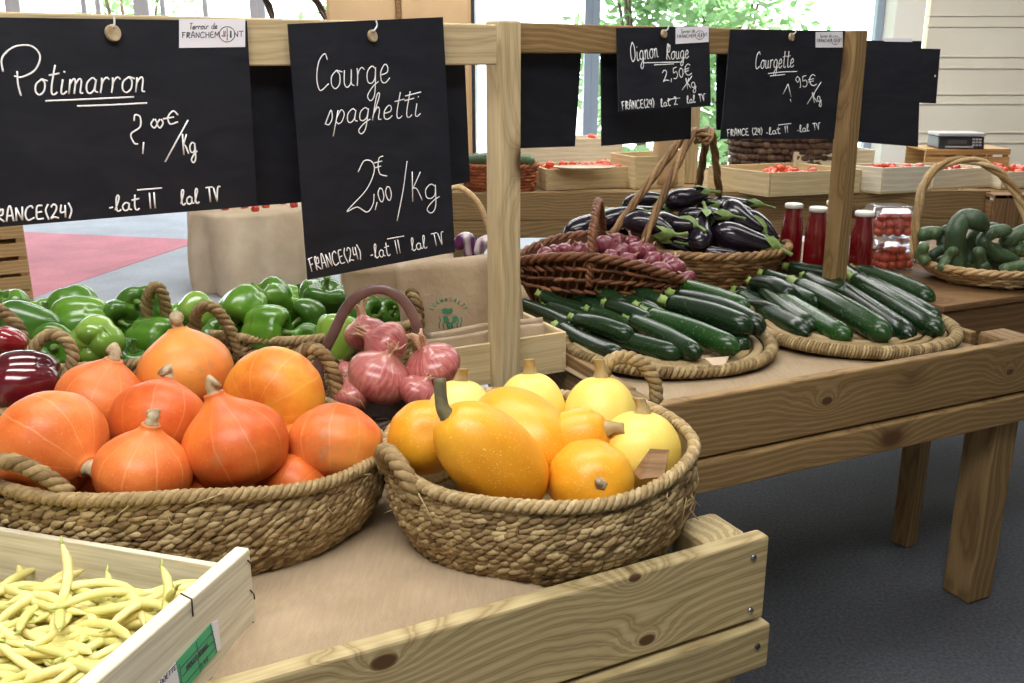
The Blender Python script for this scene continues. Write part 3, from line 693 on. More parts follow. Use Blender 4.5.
# flat straw trays
def tray(c, r, z, label, seed, rimr, mat, wraps, ry=None):
    rng = random.Random(seed); root = empty('straw_tray', (c[0], c[1], z)); tag(root, label, 'tray')
    ry = ry or r; mb = MB()
    for k in range(9):
        q = .12 + .86 * k / 8; mb.tube(ell(r * q, ry * q, .012 + .012 * q ** 3, 64), .016, 6, True, .5)
    liner(mb, [(r * .98, ry * .98, .004), (r * .99, ry * .99, .01)], 0); mb.build('woven_base', M[mat], root)
    rb = MB(); pts = ell(r, ry, .026, 110); rb.tube(pts, rimr * .86, 10, True)
    per = 2 * math.pi * (r + ry) / 2; n = int(per / wraps)
    for k in range(n):
        a = 2 * math.pi * k / n; t = Vector((-math.sin(a), math.cos(a), 0)); cpt = Vector((r * math.cos(a), ry * math.sin(a), .026)); out = Vector((math.cos(a), math.sin(a), 0)); loop = []
        for j in range(8):
            q = 2 * math.pi * j / 8; loop.append(cpt + out * math.cos(q) * rimr + ZV * math.sin(q) * rimr + t * (wraps * .5 * math.sin(q + rng.random() * .3)))
        rb.tube(loop, wraps * .44 * rng.uniform(.85, 1.15), 4, True)
    rb.build('coiled_rim', M[mat], root); return root
TA = tray((.468, 2.77), .312, .888, 'flat round straw tray of zucchini beside the pale post', 21, .012, 'straw', .016)
TB = tray((1.085, 2.96), .322, .888, 'flat round straw tray of zucchini at the right end of the darker table', 22, .017, 'straw', .009)
for root, px, dx, lb in ((TA, (716, 364), .06, 'paper corner sticking out'), ):
    p = at(*px, .922)
    mb = MB().add([p + Vector((-.03, .015, .012)), p + Vector((.042, .03, .012)), p + Vector((.006, -.035, -.012))], [(0, 1, 2)])
    o = mb.build('paper_scrap', M['kraft'], None, False); tag(o, 'pale triangle of paper tucked under the zucchini on the left tray', 'paper'); o.modifiers.new('t', 'SOLIDIFY').thickness = .001

# ------------------------------------------------------------------ produce
def smooth_prof(pr, n=5): return [(max(0.0005, p.x), p.y) for p in catmull([Vector((a, b, 0)) for a, b in pr], n)]
def mk_pumpkin(size, seed, neck=1.0, mat='pumpkin', stem=True):
    rng = random.Random(seed); w = size / 2
    pr = smooth_prof([(0, -.70), (.28, -.74), (.6, -.68), (.85, -.47), (.98, -.16), (1.0, .08), (.94, .32), (.80, .53), (.58, .70 + .02 * neck), (.37 + .06 * (1 - neck), .80 + .06 * neck), (.27 - .05 * neck, .84 + .16 * neck), (.19, .86 + .24 * neck)], 4)
    nl = rng.choice([9, 10, 11]); ph = rng.random() * 6
    def fn(a, t, r, z):
        q = abs(math.cos(nl * a / 2 + ph)); k = 1 - .020 * (1 - q) ** 4 + .022 * mnoise.noise(Vector((math.cos(a) * 1.4 + seed, math.sin(a) * 1.4, z * 1.5)))
        return Vector((r * math.cos(a) * k, r * math.sin(a) * k, z + .03 * r * math.cos(a + ph))) * w
    o = MB().lathe(pr, 48, fn).build('pumpkin', M[mat])
    if stem:
        zt = (.86 + .24 * neck) * w; b = rng.uniform(-.1, .1) * w
        pts = catmull([(0, 0, zt - .06 * w), (0, 0, zt + .04 * w), (b * .6, 0, zt + .16 * w), (b * 1.6, b, zt + .22 * w)], 3); n = len(pts)
        sb = MB().tube(pts, [w * (.165 - .045 * math.sin(i / (n - 1) * 3.1) + rng.uniform(-.02, .02)) for i in range(n)], 10)
        sb.build('stem', M['cork'], o)
    return o
def mk_squash(L, Wd, seed, mat, stem='tan', stem_len=.045, stem_r=.011):
    rng = random.Random(seed); n = 26; pr = []
    for i in range(n):
        t = -math.cos(math.pi * i / (n - 1)); r = max(0.002, (1 - abs(t) ** 2.25)) ** .5 * (1 - .06 * t); pr.append((r * Wd / 2, t * L / 2))
    def fn(a, t, r, z):
        k = 1 + .010 * math.cos(10 * a) * math.sin(t * math.pi) ** .5 + .015 * mnoise.noise(Vector((math.cos(a) + seed, math.sin(a), z * 8)))
        dimple = .006 * math.exp(-(r / .02) ** 2)
        return Vector((r * math.cos(a) * k, r * math.sin(a) * k, z - math.copysign(dimple, z)))
    o = MB().lathe(pr, 40, fn).build('spaghetti_squash', M[mat])
    if stem:
        zt = L / 2 - .004; sb = MB(); pts = catmull([(0, 0, zt - .004), (0, 0, zt + stem_len * .3), (.004, .002, zt + stem_len * .7), (.008, .004, zt + stem_len)], 4); m = len(pts)
        P = [Vector(p) for p in pts]; vs = []; sd = 10
        for i, p in enumerate(P):
            q = i / (m - 1); r0 = stem_r * (1.45 - 1.5 * q + 1.1 * q * q)
            for k in range(sd):
                a = 2 * math.pi * k / sd; rr = r0 * (1.12 if k % 2 else .86); vs.append(p + Vector((math.cos(a) * rr, math.sin(a) * rr, 0)))
        fs = [(i * sd + k, i * sd + (k + 1) % sd, (i + 1) * sd + (k + 1) % sd, (i + 1) * sd + k) for i in range(m - 1) for k in range(sd)] + [tuple((m - 1) * sd + k for k in range(sd))]
        sb.add(vs, fs).build('stem', M['stem_tan' if stem == 'tan' else 'stem_dark'], o)
    return o
def mk_pepper(size, seed, mat='pepper', lobes=4, lenf=1.0, name='bell_pepper'):
    rng = random.Random(seed); w = size / 2
    pr = smooth_prof([(0, .30), (.14, .30), (.30, .42), (.52, .53), (.76, .50), (.94, .33), (1.0, .08), (.98, -.2), (.9, -.5), (.76, -.78), (.55, -.95), (.3, -.96), (.12, -.86), (0, -.82)], 4)
    ph = rng.random() * 6; amp = rng.uniform(.10, .17)
    def fn(a, t, r, z):
        q = abs(math.sin(lobes * (a + ph) / 2)) ** .7; k = 1 - amp * (1 - q) * (.5 + .5 * min(1, r * 1.2)) + .05 * mnoise.noise(Vector((math.cos(a) * 1.2 + seed, math.sin(a) * 1.2, z)))
        zz = z * lenf + (.10 * (1 - q) if z < -.5 else 0) + (-.07 * (1 - q) if z > .2 else 0)
        return Vector((r * math.cos(a) * k * (1 + .08 * z) + .06 * z * z, r * math.sin(a) * k, zz)) * w
    o = MB().lathe(pr, 44, fn).build(name, M[mat])
    pts = catmull([(0, 0, w * .28 * lenf), (0, 0, w * .5 * lenf), (w * .08, w * .03, w * .72), (w * .2, w * .05, w * .86)], 3)
    n = len(pts); MB().tube(pts, [w * (.26 - .5 * (i / (n - 1)) + .42 * (i / (n - 1)) ** 2) * .8 for i in range(n)], 8).build('stem', M['green_stem'], o)
    return o
def mk_onion(size, seed, mat='onion', neck=.55, flat_=.85, leaves=True, name='onion'):
    rng = random.Random(seed); w = size / 2
    pr = smooth_prof([(0, -.84), (.12, -.86), (.45, -.76), (.82, -.46), (1, -.02), (.93, .36), (.70, .64), (.42, .80), (.25, .94), (.16, 1.08)], 4)
    fn = lambda a, t, r, z: Vector((r * math.cos(a) * (1 + .03 * mnoise.noise(Vector((math.cos(a) + seed, math.sin(a), z)))), r * math.sin(a), z * flat_)) * w
    o = MB().lathe(pr, 36, fn).build(name, M[mat])
    nb = MB(); z0 = 1.02 * flat_ * w
    if leaves:
        for k in range(7):
            a = k * .9 + rng.random(); b = rng.uniform(.1, .5)
            d = Vector((math.cos(a), math.sin(a), 0)); p = Vector((0, 0, z0 - .06 * w)) + d * w * .10
            pts = catmull([p, p + ZV * w * neck * .5 + d * w * .05, p + ZV * w * neck * rng.uniform(.8, 1.1) + d * w * b * .5 + Vector((rng.gauss(0, .08), rng.gauss(0, .08), 0)) * w], 4); n = len(pts)
            nb.tube(pts, [w * (.13 - .09 * i / (n - 1)) for i in range(n)], 6, flat=.35)
    else:
        nb.tube([Vector((0, 0, z0 - .1 * w)), Vector((0, 0, z0 + .25 * w)), Vector((.06 * w, 0, z0 + .5 * w))], [w * .2, w * .1, w * .05], 6)
    nb.build('dry_neck', M['dry_skin'], o); return o
def mk_long(name, L, r, bend, seed, mat, kind):
    """zucchini, cucumber: lies along Z, stem end at +Z, bent towards +X"""
    n = 22; pts = []; rr = []
    for i in range(n):
        t = i / (n - 1); z = -L / 2 + L * t; pts.append(Vector((bend * (1 - (2 * t - 1) ** 2), 0, z)))
        e = min(1, (1 - (max(0, (.16 - t) / .16)) ** 2)) ** .5 if t < .16 else 1
        q = 1.0 - .22 * max(0, (t - .45) / .55) ** 1.3
        if kind == 'cucumber': q *= (1 - max(0, (t - .86) / .14) ** 2 * .65); e = e * 1
        rr.append(max(.0012, r * q * e))
    o = MB().tube(pts, rr, 20, up=Vector((0, 1, 0))).build(name, M[mat])
    if kind == 'zucchini':
        z = L / 2; sb = MB(); vs = []; sd = 10; prof = [(rr[-1] * 1.02, -.006), (rr[-1] * .86, .004), (rr[-1] * .55, .010), (rr[-1] * .50, .026), (rr[-1] * .66, .036)]
        for pr_, dz in prof:
            for k in range(sd):
                a = 2 * math.pi * k / sd; q = pr_ * ((1.14 if k % 2 else .84) if dz > .006 else 1); vs.append(Vector((math.cos(a) * q, math.sin(a) * q, z + dz)))
        fs = [(i * sd + k, i * sd + (k + 1) % sd, (i + 1) * sd + (k + 1) % sd, (i + 1) * sd + k) for i in range(4) for k in range(sd)] + [tuple(40 + k for k in range(sd))]
        sb.add(vs, fs).build('stem', M['zuc_stem'], o)
    return o
def mk_eggplant(L, r, seed, bend=.012, mat='eggplant'):
    n = 24; pts = []; rr = []
    for i in range(n):
        t = i / (n - 1); pts.append(Vector((bend * (1 - (2 * t - 1) ** 2), 0, -L / 2 + L * t)))
        rr.append(max(.0015, r * ((1 - max(0, (.36 - t) / .36) ** 2.1) ** .5) * (1 - .52 * max(0, (t - .36) / .64) ** 1.5)))
    o = MB().tube(pts, rr, 22, up=Vector((0, 1, 0))).build('eggplant', M[mat])
    rt = rr[-1]; z = L / 2; cb = MB(); sd = 20; vs = []
    for q, dz in ((1.62, -.036), (1.40, -.020), (1.05, .002), (.55, .012), (.32, .02)):
        for k in range(sd):
            a = 2 * math.pi * k / sd; lobe = (.5 + .5 * math.cos(5 * a)); zz = dz + (-.022 * lobe + .016 * (1 - lobe) if dz < -.02 else (-.006 * lobe if dz < -.01 else 0))
            vs.append(Vector((math.cos(a) * rt * q, math.sin(a) * rt * q, z + zz)))
    cb.add(vs, [(i * sd + k, i * sd + (k + 1) % sd, (i + 1) * sd + (k + 1) % sd, (i + 1) * sd + k) for i in range(4) for k in range(sd)])
    cb.tube(catmull([(0, 0, z + .008), (.002, 0, z + .03), (.008, .003, z + .055), (.012, .004, z + .066)], 3), [rt * .40, rt * .33, rt * .28, rt * .27, rt * .27, rt * .27, rt * .29, rt * .32, rt * .34, rt * .36], 8)
    cb.build('calyx', M['calyx'], o); return o

def put(o, P, d, spin, label, cat, group=None):
    o.rotation_mode = 'QUATERNION'; o.location = P; o.rotation_quaternion = z_to(d, spin); tag(o, label, cat, group); return o

# pumpkins: picture position, width in pixels, distance, stem direction
G = 'pumpkins in the round basket'
for i, (x, y, w, Y, sd, neck, mat, st, lb) in enumerate([
    (50, 446, 114, 1.56, (.80, -.32, .35), .45, 'pumpkin', 1, 'large orange pumpkin lying on its side at the left of the basket'),
    (143, 473, 96, 1.515, (.24, .95, .22), 1, 'pumpkin', 1, 'front pumpkin with its corky stem up, second from the left along the rim'),
    (236, 446, 105, 1.60, (-.34, .92, .16), 1, 'pumpkin_deep', 1, 'deep orange pumpkin with a tall curved neck in the middle of the heap'),
    (336, 446, 96, 1.69, (.02, .90, -.30), .1, 'pumpkin', 0, 'rounded ribbed pumpkin without a visible stem at the right of the basket'),
    (102, 402, 90, 1.80, (.30, .93, .10), .6, 'pumpkin', 1, 'scarred orange pumpkin behind the large one lying on its side'),
    (160, 424, 97, 1.72, (.02, .86, -.42), .45, 'pumpkin_deep', 1, 'reddish pumpkin in the second row between the scarred one and the tall necked one'),
    (186, 373, 94, 1.95, (-.16, .97, .05), .5, 'pumpkin', 1, 'topmost pumpkin at the back of the heap with its stem up'),
    (274, 398, 102, 1.86, (.25, .25, -.93), .2, 'pumpkin_patch', 0, 'pumpkin with a yellow patch at the back beside the rope handle')]):
    P = atY(x, y, Y); s = w * depth(P) / FPX
    put(mk_pumpkin(s, 30 + i, neck, mat, st), P, vw(*sd), i * 1.3, lb, 'pumpkin', G)
for i, (x, y, w, Y, lb) in enumerate([(292, 490, 74, 1.62, 'small part of an orange pumpkin low down by the right front rim'), (205, 489, 60, 1.58, 'deep orange pumpkin buried under the tall necked one at the rim'),
                                       (88, 486, 60, 1.58, 'orange pumpkin buried between the two front left pumpkins'), (300, 458, 70, 1.76, 'orange pumpkin hidden low between the tall necked and the ribbed one')]):
    P = atY(x, y, Y); put(mk_pumpkin(w * depth(P) / FPX, 50 + i, .3, 'pumpkin_deep', 0), P, vw(.3, .3, -.9), i, lb, 'pumpkin', G)

# spaghetti squashes: picture position, length and width in pixels, distance, direction of the stem
G = 'squashes in the round basket'
for i, (x, y, l, w, Y, sd, mat, st, sl, lb) in enumerate([
    (491, 457, 144, 88, 1.55, (-.58, .60, .40), 'squash', None, 0, 'big orange squash at the front with a dark upright stem'),
    (425, 438, 100, 74, 1.66, (-.1, -.2, -.95), 'squash', None, 0, 'orange squash at the left of the basket behind the dark stemmed one'),
    (522, 434, 122, 84, 1.70, (-.62, .48, -.60), 'squash', None, 0, 'orange squash lying slanted on top in the middle of the basket'),
    (591, 482, 95, 86, 1.575, (.14, .10, 1), 'squash', 'tan', .006, 'orange squash at the front right showing its round dark scar'),
    (640, 449, 78, 82, 1.68, (.05, .98, .10), 'squash_pale', 'tan', .028, 'pale yellow squash at the right of the basket, nearest the rope handle'),
    (600, 416, 82, 74, 1.85, (.02, 1, .05), 'squash_pale', 'tan', .037, 'pale yellow squash at the back with the tallest thick stem'),
    (531, 412, 82, 70, 1.88, (-.03, 1, .05), 'squash_pale', 'tan', .030, 'pale yellow squash at the back just right of the post'),
    (460, 420, 84, 70, 1.83, (.03, 1, .05), 'squash_pale', 'tan', .024, 'pale yellow squash at the back left, nearest the pink onions'),
    (577, 438, 72, 58, 1.67, (.85, .28, .35), 'squash', 'tan', .03, 'small orange squash wedged in the middle with a tan stem pointing right')]):
    P = atY(x, y, Y); k = depth(P) / FPX
    o = mk_squash(l * k, w * k, 70 + i, mat, st, sl, .0115 if st == 'tan' else .012)
    put(o, P, vw(*sd), i * .7, lb, 'squash', G)
    if i == 3: o.children[0].scale = (.72, .72, 1); o.children[0].data.materials[0] = M['cork']
    if i == 0:                                            # its dark stem bends upwards
        qi = o.rotation_quaternion.inverted(); up = qi @ vw(-.05, 1, 0); b0 = Vector((0, 0, l * k / 2 - .012))
        pts = catmull([b0, b0 + Vector((0, 0, .014)) + up * .006, b0 + Vector((0, 0, .018)) + up * .026, b0 + Vector((0, 0, .018)) + up * .055], 4); n_ = len(pts)
        MB().tube(pts, [.0155 - .012 * (j / (n_ - 1)) + .008 * (j / (n_ - 1)) ** 2 for j in range(n_)], 9).build('stem', M['stem_dark'], o)
pp = at(652, 467, 1.03)
o = MB().add([pp + Vector((-.03, .02, -.02)), pp + Vector((.0, .03, .022)), pp + Vector((.035, .03, .02)), pp + Vector((.02, -.015, -.012)), pp + Vector((-.022, -.01, -.02))], [(0, 1, 2, 3, 4)]).build('paper_scrap', M['brown'], None, False)
o.modifiers.new('t', 'SOLIDIFY').thickness = .0015; tag(o, 'brown scrap of paper lining tucked in the squash basket at the right', 'paper')

# bell peppers
G = 'green peppers'
GL = [  # x, y, w px, Y, stem dir, mat, lenf, label
    (8, 300, 36, 2.52, (-.3, .6, .5), 'pepper', 1, 'small green pepper at the far left back of the left basket'),
    (20, 326, 58, 2.30, (-.9, .1, .3), 'pepper', 1.2, 'dark green pepper lying lengthwise behind the left rope handle'),
    (44, 312, 38, 2.45, (.3, .5, .5), 'pepper', 1, 'green pepper peeking out between the two left ones at the back'),
    (73, 304, 46, 2.50, (-.5, .5, -.5), 'pepper', 1.15, 'glossy green pepper at the back, above the round light one'),
    (77, 319, 52, 2.40, (-.85, -.25, .1), 'pepper', 1.2, 'long green pepper slanting behind the round light one'),
    (97, 336, 48, 2.25, (.05, .25, -.95), 'pepper_light', .9, 'round light green pepper showing its star shaped base'),
    (56, 344, 48, 2.22, (.2, .2, .9), 'pepper', 1, 'dark green pepper seen through the small rope handle'),
    (119, 314, 38, 2.42, (.6, -.3, .7), 'pepper', 1, 'green pepper with folded lobes right of the slanting one'),
    (141, 303, 44, 2.46, (.1, .1, 1), 'pepper', 1, 'green pepper facing front with its stem, beside the upright rope handle'),
    (133, 348, 36, 2.28, (.3, .6, .6), 'pepper', .95, 'very dark small pepper between two pumpkins at the left'),
    (158, 336, 46, 2.34, (.9, -.2, .3), 'pepper', 1.2, 'green pepper lying below the upright rope handle'),
    (25, 352, 40, 2.2, (.2, .3, .9), 'pepper', 1, 'green pepper low down behind the red peppers'),
    (186, 318, 40, 2.44, (.5, .4, .6), 'pepper', 1, 'dark green pepper low behind the topmost pumpkin')]
GM = [
    (198, 306, 38, 2.45, (.3, .5, -.6), 'pepper_light', 1.05, 'light green pepper at the left end of the middle basket'),
    (241, 307, 42, 2.40, (-.3, -.75, .55), 'pepper', 1.2, 'green pepper with a curled stem, standing beside the middle rope handle'),
    (272, 325, 47, 2.33, (.95, -.1, .1), 'pepper', 1.1, 'blocky green pepper lying sideways at the front of the middle basket'),
    (268, 293, 42, 2.56, (-.4, .5, .4), 'pepper', 1.1, 'bright green pepper at the back left of the middle basket'),
    (296, 296, 38, 2.62, (.3, .6, .2), 'pepper', 1, 'dark green pepper in the back row of the middle basket'),
    (306, 312, 36, 2.46, (-.7, -.3, .6), 'pepper', 1, 'small light lobed green pepper in the centre of the middle basket'),
    (324, 291, 46, 2.60, (.2, .75, .3), 'pepper', 1, 'green pepper standing at the top back of the middle basket'),
    (307, 335, 32, 2.34, (.1, .3, .8), 'pepper', 1, 'dark green pepper low at the front, below the small lobed one'),
    (341, 326, 46, 2.33, (.15, .95, -.1), 'pepper_light', 1.15, 'bright yellowish green pepper framed by the dark hoop handle'),
    (367, 297, 38, 2.60, (-.8, .4, .1), 'pepper', 1.3, 'long dark green pepper at the back right, above the hoop handle'),
    (368, 312, 38, 2.52, (.8, .1, .5), 'pepper', 1.1, 'dark green pepper at the right end inside the hoop handle'),
    (388, 309, 30, 2.56, (.6, .3, .5), 'pepper', 1, 'small dark green pepper at the far right by the paper bag'),
    (222, 332, 40, 2.36, (.3, .4, .5), 'pepper', 1, 'dark green pepper low behind the middle rope handle'),
    (250, 340, 40, 2.42, (.3, .4, -.5), 'pepper', 1, 'dark green pepper buried at the left of the middle basket')]
for i, (x, y, w, Y, sd, mt, lf, lb) in enumerate(GL + GM):
    P = atY(x, y + 6, Y); put(mk_pepper(w * 1.14 * depth(P) / FPX, 100 + i, mt, 3 + (i % 3 > 0), lf), P, vw(*sd), i * .9, lb, 'pepper', G)
for i, (x, y, w, Y, sd, mt, lb) in enumerate([(6, 342, 34, 2.02, (-.8, .3, .4), 'pepper_red', 'red pepper cut by the left edge above the dark one'), (20, 384, 68, 1.86, (-.9, -.1, .35), 'pepper_purple', 'big dark purple red pepper beside the pumpkins'),
                                           (-2, 412, 46, 1.84, (-.6, .1, .6), 'pepper_red', 'dark red pepper low at the left edge')]):
    P = atY(x, y, Y); put(mk_pepper(w * depth(P) / FPX, 150 + i, mt, 3, 1.15), P, vw(*sd), 1 + i, lb, 'pepper', 'red peppers')

# ------------------------------------------------------------------ pink onions in the hooped basket
oc = (-.335, 2.10)
NB = wicker_basket('hooped_basket', oc, .145, .125, zc_, .945, 'small dark basket with a smooth hoop handle holding pink onions', 31, 'dark_willow', None, flare=.2, rows_n=7, rimr=.012)
pa = [atY(x, y, 2.10) for x, y in ((319, 366), (333, 334), (350, 303), (375, 289), (398, 296), (414, 318), (423, 352))]
cc = sum(pa, Vector()) / len(pa)
pa = [pa[0] - ZV * .06] + pa + [pa[-1] - ZV * .05]
hp = MB().tube(local(NB, catmull(pa, 6)), .0125, 10, flat=.55, up=Vector((0, 1, 0))); hp.build('hoop_handle', M['hoop'], NB)
G = 'pink onions in the hooped basket'
for i, (x, y, w, Y, sd, nk, lb) in enumerate([
    (379, 378, 66, 2.03, (.42, .80, .25), .5, 'large pink onion at the front of the hooped basket with its neck up'),
    (386, 347, 54, 2.13, (-.82, .50, .1), .6, 'pink onion on top of the pile with its dry neck to the left'),
    (433, 367, 58, 2.07, (-.35, .80, .45), .7, 'pink onion at the right with a ragged dry neck'),
    (418, 393, 42, 1.99, (.5, .7, .1), .3, 'smaller striped pink onion low at the front right'),
    (352, 396, 44, 2.01, (-.3, .8, .1), .3, 'pink onion at the lower left beside the rope handle'),
    (366, 334, 44, 2.20, (-.2, .95, .1), .8, 'pink onion at the back with its dry top standing up'),
    (346, 372, 26, 2.13, (-.3, .9, .2), .3, 'small dark pink onion at the left edge of the hooped basket')]):
    P = atY(x, y, Y); put(mk_onion(w * depth(P) / FPX, 200 + i, 'onion', nk), P, vw(*sd), i, lb, 'onion', G)

# ------------------------------------------------------------------ crates
def crate(name, C, ex, ey, z0, h, m, label, t=.012, end_t=.02, side_h=None, base=.012, rows=None, floor_z=.03):
    """open wooden box: C near corner, ex along its long side, ey along its end"""
    C = Vector((C[0], C[1], z0)); ex = Vector((ex[0], ex[1], 0)); ey = Vector((ey[0], ey[1], 0)); root = empty(name, C); tag(root, label, 'crate')
    dx, dy = ex.normalized(), ey.normalized(); sh = side_h or h; rs = rows or [(0, 1)]
    for P, Q, n in ((C + dx * end_t * .98, C + ex - dx * end_t * .98, -dy), (C + ey + ex - dx * end_t * .98, C + ey + dx * end_t * .98, dy)):
        n = n - dx * n.dot(dx)
        for a, b in rs:
            zz = base + (sh - base) * (a + b) / 2; plank('side_panel', P + ZV * zz, Q + ZV * zz, n, (sh - base) * (b - a), t, m, root, .002, C)
    for P, Q, n in ((C + ey, C, -dx), (C + ex, C + ex + ey, dx)):
        n = n - dy * n.dot(dy)
        zz = base + (h - base) / 2; plank('end_panel', P + ZV * zz, Q + ZV * zz, n, h - base, end_t, m, root, .003, C)
    mb = MB(); p = [C + ZV * 0, C + ex, C + ex + ey, C + ey]
    p = [q - C for q in p]
    mb.add(p + [q + ZV * base for q in p], [(3, 2, 1, 0), (4, 5, 6, 7)] + [(i, (i + 1) % 4, 4 + (i + 1) % 4, 4 + i) for i in range(4)]); mb.build('base', M['ply'], root, False)
    if floor_z:
        q = [C + dx * end_t + dy * t, C + ex - dx * end_t + dy * t, C + ex + ey - dx * end_t - dy * t, C + ey + dx * end_t - dy * t]
    return root, C, dx, dy

# bean crate at the near left corner
E_ = Vector((.285, .958, 0)).normalized(); Fx = at(250, 549, 1.018); Fx.z = 0
NX = Vector((E_.y, -E_.x, 0))
BC, bC, bdx, bdy = crate('bean_crate', Fx - NX * .60 - E_ * .44, NX * .60, E_ * .44, .862, .158, 'poplar', 'white wooden crate of yellow beans at the lower left corner', t=.012, end_t=.024, side_h=.124)
fn_ = NX; fP = Vector((Fx.x, Fx.y, 1.0))
def on_end(x, y): return onp(x, y, fP, fn_) + fn_ * .0012
def decal(name, pts, m, parent, off, P, n, loc0, lift=.0012, th=.0008):
    q = [onp(x, y, P, n) + n * lift for x, y in pts]; mb = MB(); k = len(q)
    mb.add([p - loc0 for p in q] + [p + n * th - loc0 for p in q], [tuple(range(k)), tuple(range(k, 2 * k))] + [(i, (i + 1) % k, k + (i + 1) % k, k + i) for i in range(k)])
    return mb.build(name, m, parent, False)
lab = decal('paper_label', [(175, 662), (210, 623), (216, 652), (181, 694)], M['green_label'], BC, 0, fP, fn_, bC); lab['label'] = 'green paper label'
l2_ = decal('label_edge', [(210.3, 622.7), (217, 620), (220, 648), (216.3, 651.7)], M['sticker'], BC, 0, fP, fn_, bC)
l3_ = decal('label_tail', [(174.5, 662.5), (180.5, 694), (150, 700), (158, 682)], M['sticker'], BC, 0, fP, fn_, bC)
sb = MB()
for y_ in (560, 590, 622):                                   # staples at the far corner
    x_ = 249 + (y_ - 548) * .085
    for dx_ in (0,): 
        a = onp(x_ - 3, y_, fP, fn_); b_ = onp(x_ + 1, y_ + 4, fP, fn_); c_ = onp(x_ + 1.5, y_ + 9, fP, fn_); sb.tube([p + fn_ * .001 - bC for p in (a, b_, c_)], .0011, 5)
a, b_, c_ = Fx - E_ * .142 - NX * .022 + ZV * 1.0205, Fx - E_ * .150 + NX * .0012 + ZV * 1.0205, Fx - E_ * .152 + NX * .0018 + ZV * .995
sb.tube([p - bC for p in (a, b_, c_)], .0012, 5); sb.build('staples', M['staple'], BC)

# the beans themselves
rng = random.Random(11); G = 'yellow beans heaped in the crate'
protos = []
for k in range(6):
    L = rng.uniform(.14, .19); n = 14; bz = rng.uniform(.008, .03) * rng.choice((1, 1, -1)); sx = rng.uniform(-.012, .012)
    pts = [Vector((L * (i / (n - 1) - .5), bz * (1 - (2 * i / (n - 1) - 1) ** 2) + sx * math.sin(3.1 * (2 * i / (n - 1) - 1)), .004 * math.sin(5 * i / n + k))) for i in range(n)]
    rr = [.0074 * min(1, .25 + (i / (n - 1)) / .14 * .75, .12 + (1 - i / (n - 1)) / .16 * .88) * (1 + .06 * math.sin(i * 1.7)) for i in range(n)]
    o = MB().tube(pts, rr, 9, flat=.85).build('yellow_bean', M['bean'])
    tp_ = pts[0]; MB().tube([tp_ + Vector((.002, 0, 0)), tp_ - Vector((.006, 0, 0)), tp_ - Vector((.013, .002, -.002))], [.0028, .002, .0012], 6).build('stalk', M['bean_tip'], o)
    protos.append(o)
used = set(); cnt = 0
BL = 'slender pale yellow bean in the heap inside the white crate'
for k in range(295):
    pi = rng.randrange(6); o = protos[pi] if pi not in used else dup(protos[pi]); used.add(pi)
    a = rng.uniform(.095, .50); b = rng.uniform(.075, .40); layer = k / 295
    z = .890 + .062 * layer + .018 * math.sin(b * 14 + a * 5) * layer + rng.uniform(-.004, .006)
    P = Fx - NX * a - E_ * b; P.z = z
    yaw = rng.gauss(.15, .55) + (rng.choice((0, 1.3, -1.2)) if rng.random() < .35 else 0); pitch = rng.gauss(0, .13) * (1 if layer > .3 else .4)
    q = Quaternion(ZV, math.atan2(NX.y, NX.x) + yaw) @ Quaternion((0, 1, 0), pitch) @ Quaternion((1, 0, 0), rng.random() * 6.28 if layer < .8 else rng.uniform(-.6, .6))
    o.rotation_mode = 'QUATERNION'; o.location = P; o.rotation_quaternion = q; tag(o, BL, 'bean', G)
for x, y, ang, lb in ((58, 590, 1.5, 'yellow bean standing upright against the back wall of the crate at the left'), (57, 560, 1, ''), ):
    if lb: pass
for (x0, y0), (x1, y1), lb in (((160, 572), (145, 640), 'long yellow bean leaning steeply across the middle of the heap'), ((60, 553), (55, 600), 'yellow bean sticking up near the left back of the crate'),
                              ((176, 594), (168, 612), 'yellow bean tip poking up beside the crate end board')):
    o = dup(protos[rng.randrange(6)]); A_ = at(x0, y0, 1.0); B_ = at(x1, y1, .962); d = (A_ - B_).normalized()
    o.location = A_ - d * .07; o.rotation_quaternion = Vector((1, 0, 0)).rotation_difference(-d); tag(o, lb, 'bean', G)

# paper bag crate behind the post
kC = at(430, 394, .868); k1 = at(566, 371, .868); kx = k1 - kC; kdir = kx.normalized(); kx = kdir * (kx.length + .05); kC = k1 - kx; kn = Vector((-kdir.y, kdir.x, 0))
KC, kc0, kdx, kdy = crate('wooden_crate', kC, kx, kn * .33, .868, .118, 'ply', 'plain plywood crate full of folded paper bags behind the pale post', t=.010, end_t=.012)
def bag_stack(i, off, x0, x1, z0, z1, tilt, label):
    mb = MB(); a = kC + kdir * x0 + kn * off; b = kC + kdir * x1 + kn * off; nx, nz = 12, 10; vs = []
    for j in range(nz + 1):
        for k in range(nx + 1):
            u, v = k / nx, j / nz; p = a.lerp(b, u) + kn * (tilt * v + .0025 * mnoise.noise(Vector((u * 4 + i, v * 4, i)))) ; p.z = z0 + (z1 - z0) * v + .003 * math.sin(u * 7 + i); vs.append(p - a)
    f = [(j * (nx + 1) + k, j * (nx + 1) + k + 1, (j + 1) * (nx + 1) + k + 1, (j + 1) * (nx + 1) + k) for j in range(nz) for k in range(nx)]
    o = mb.add(vs, f).build('paper_bag', M['kraft'], None, True, 0, a); s_ = o.modifiers.new('t', 'SOLIDIFY'); s_.thickness = .006; s_.offset = 0
    return tag(o, label, 'bag')
bagp = kC + kn * .10
bx0 = (onp(412, 300, bagp, kn) - kC).dot(kdir); bx1 = (onp(527, 300, bagp, kn) - kC).dot(kdir)
bxm = (onp(404, 300, bagp, kn) - kC).dot(kdir)
bzt = onp(440, 259, bagp + kn * .05, kn).z
BG = bag_stack(1, .10, bxm, bx1, .885, bzt, .06, 'brown paper bag printed with a green emblem, standing in the crate behind the post')
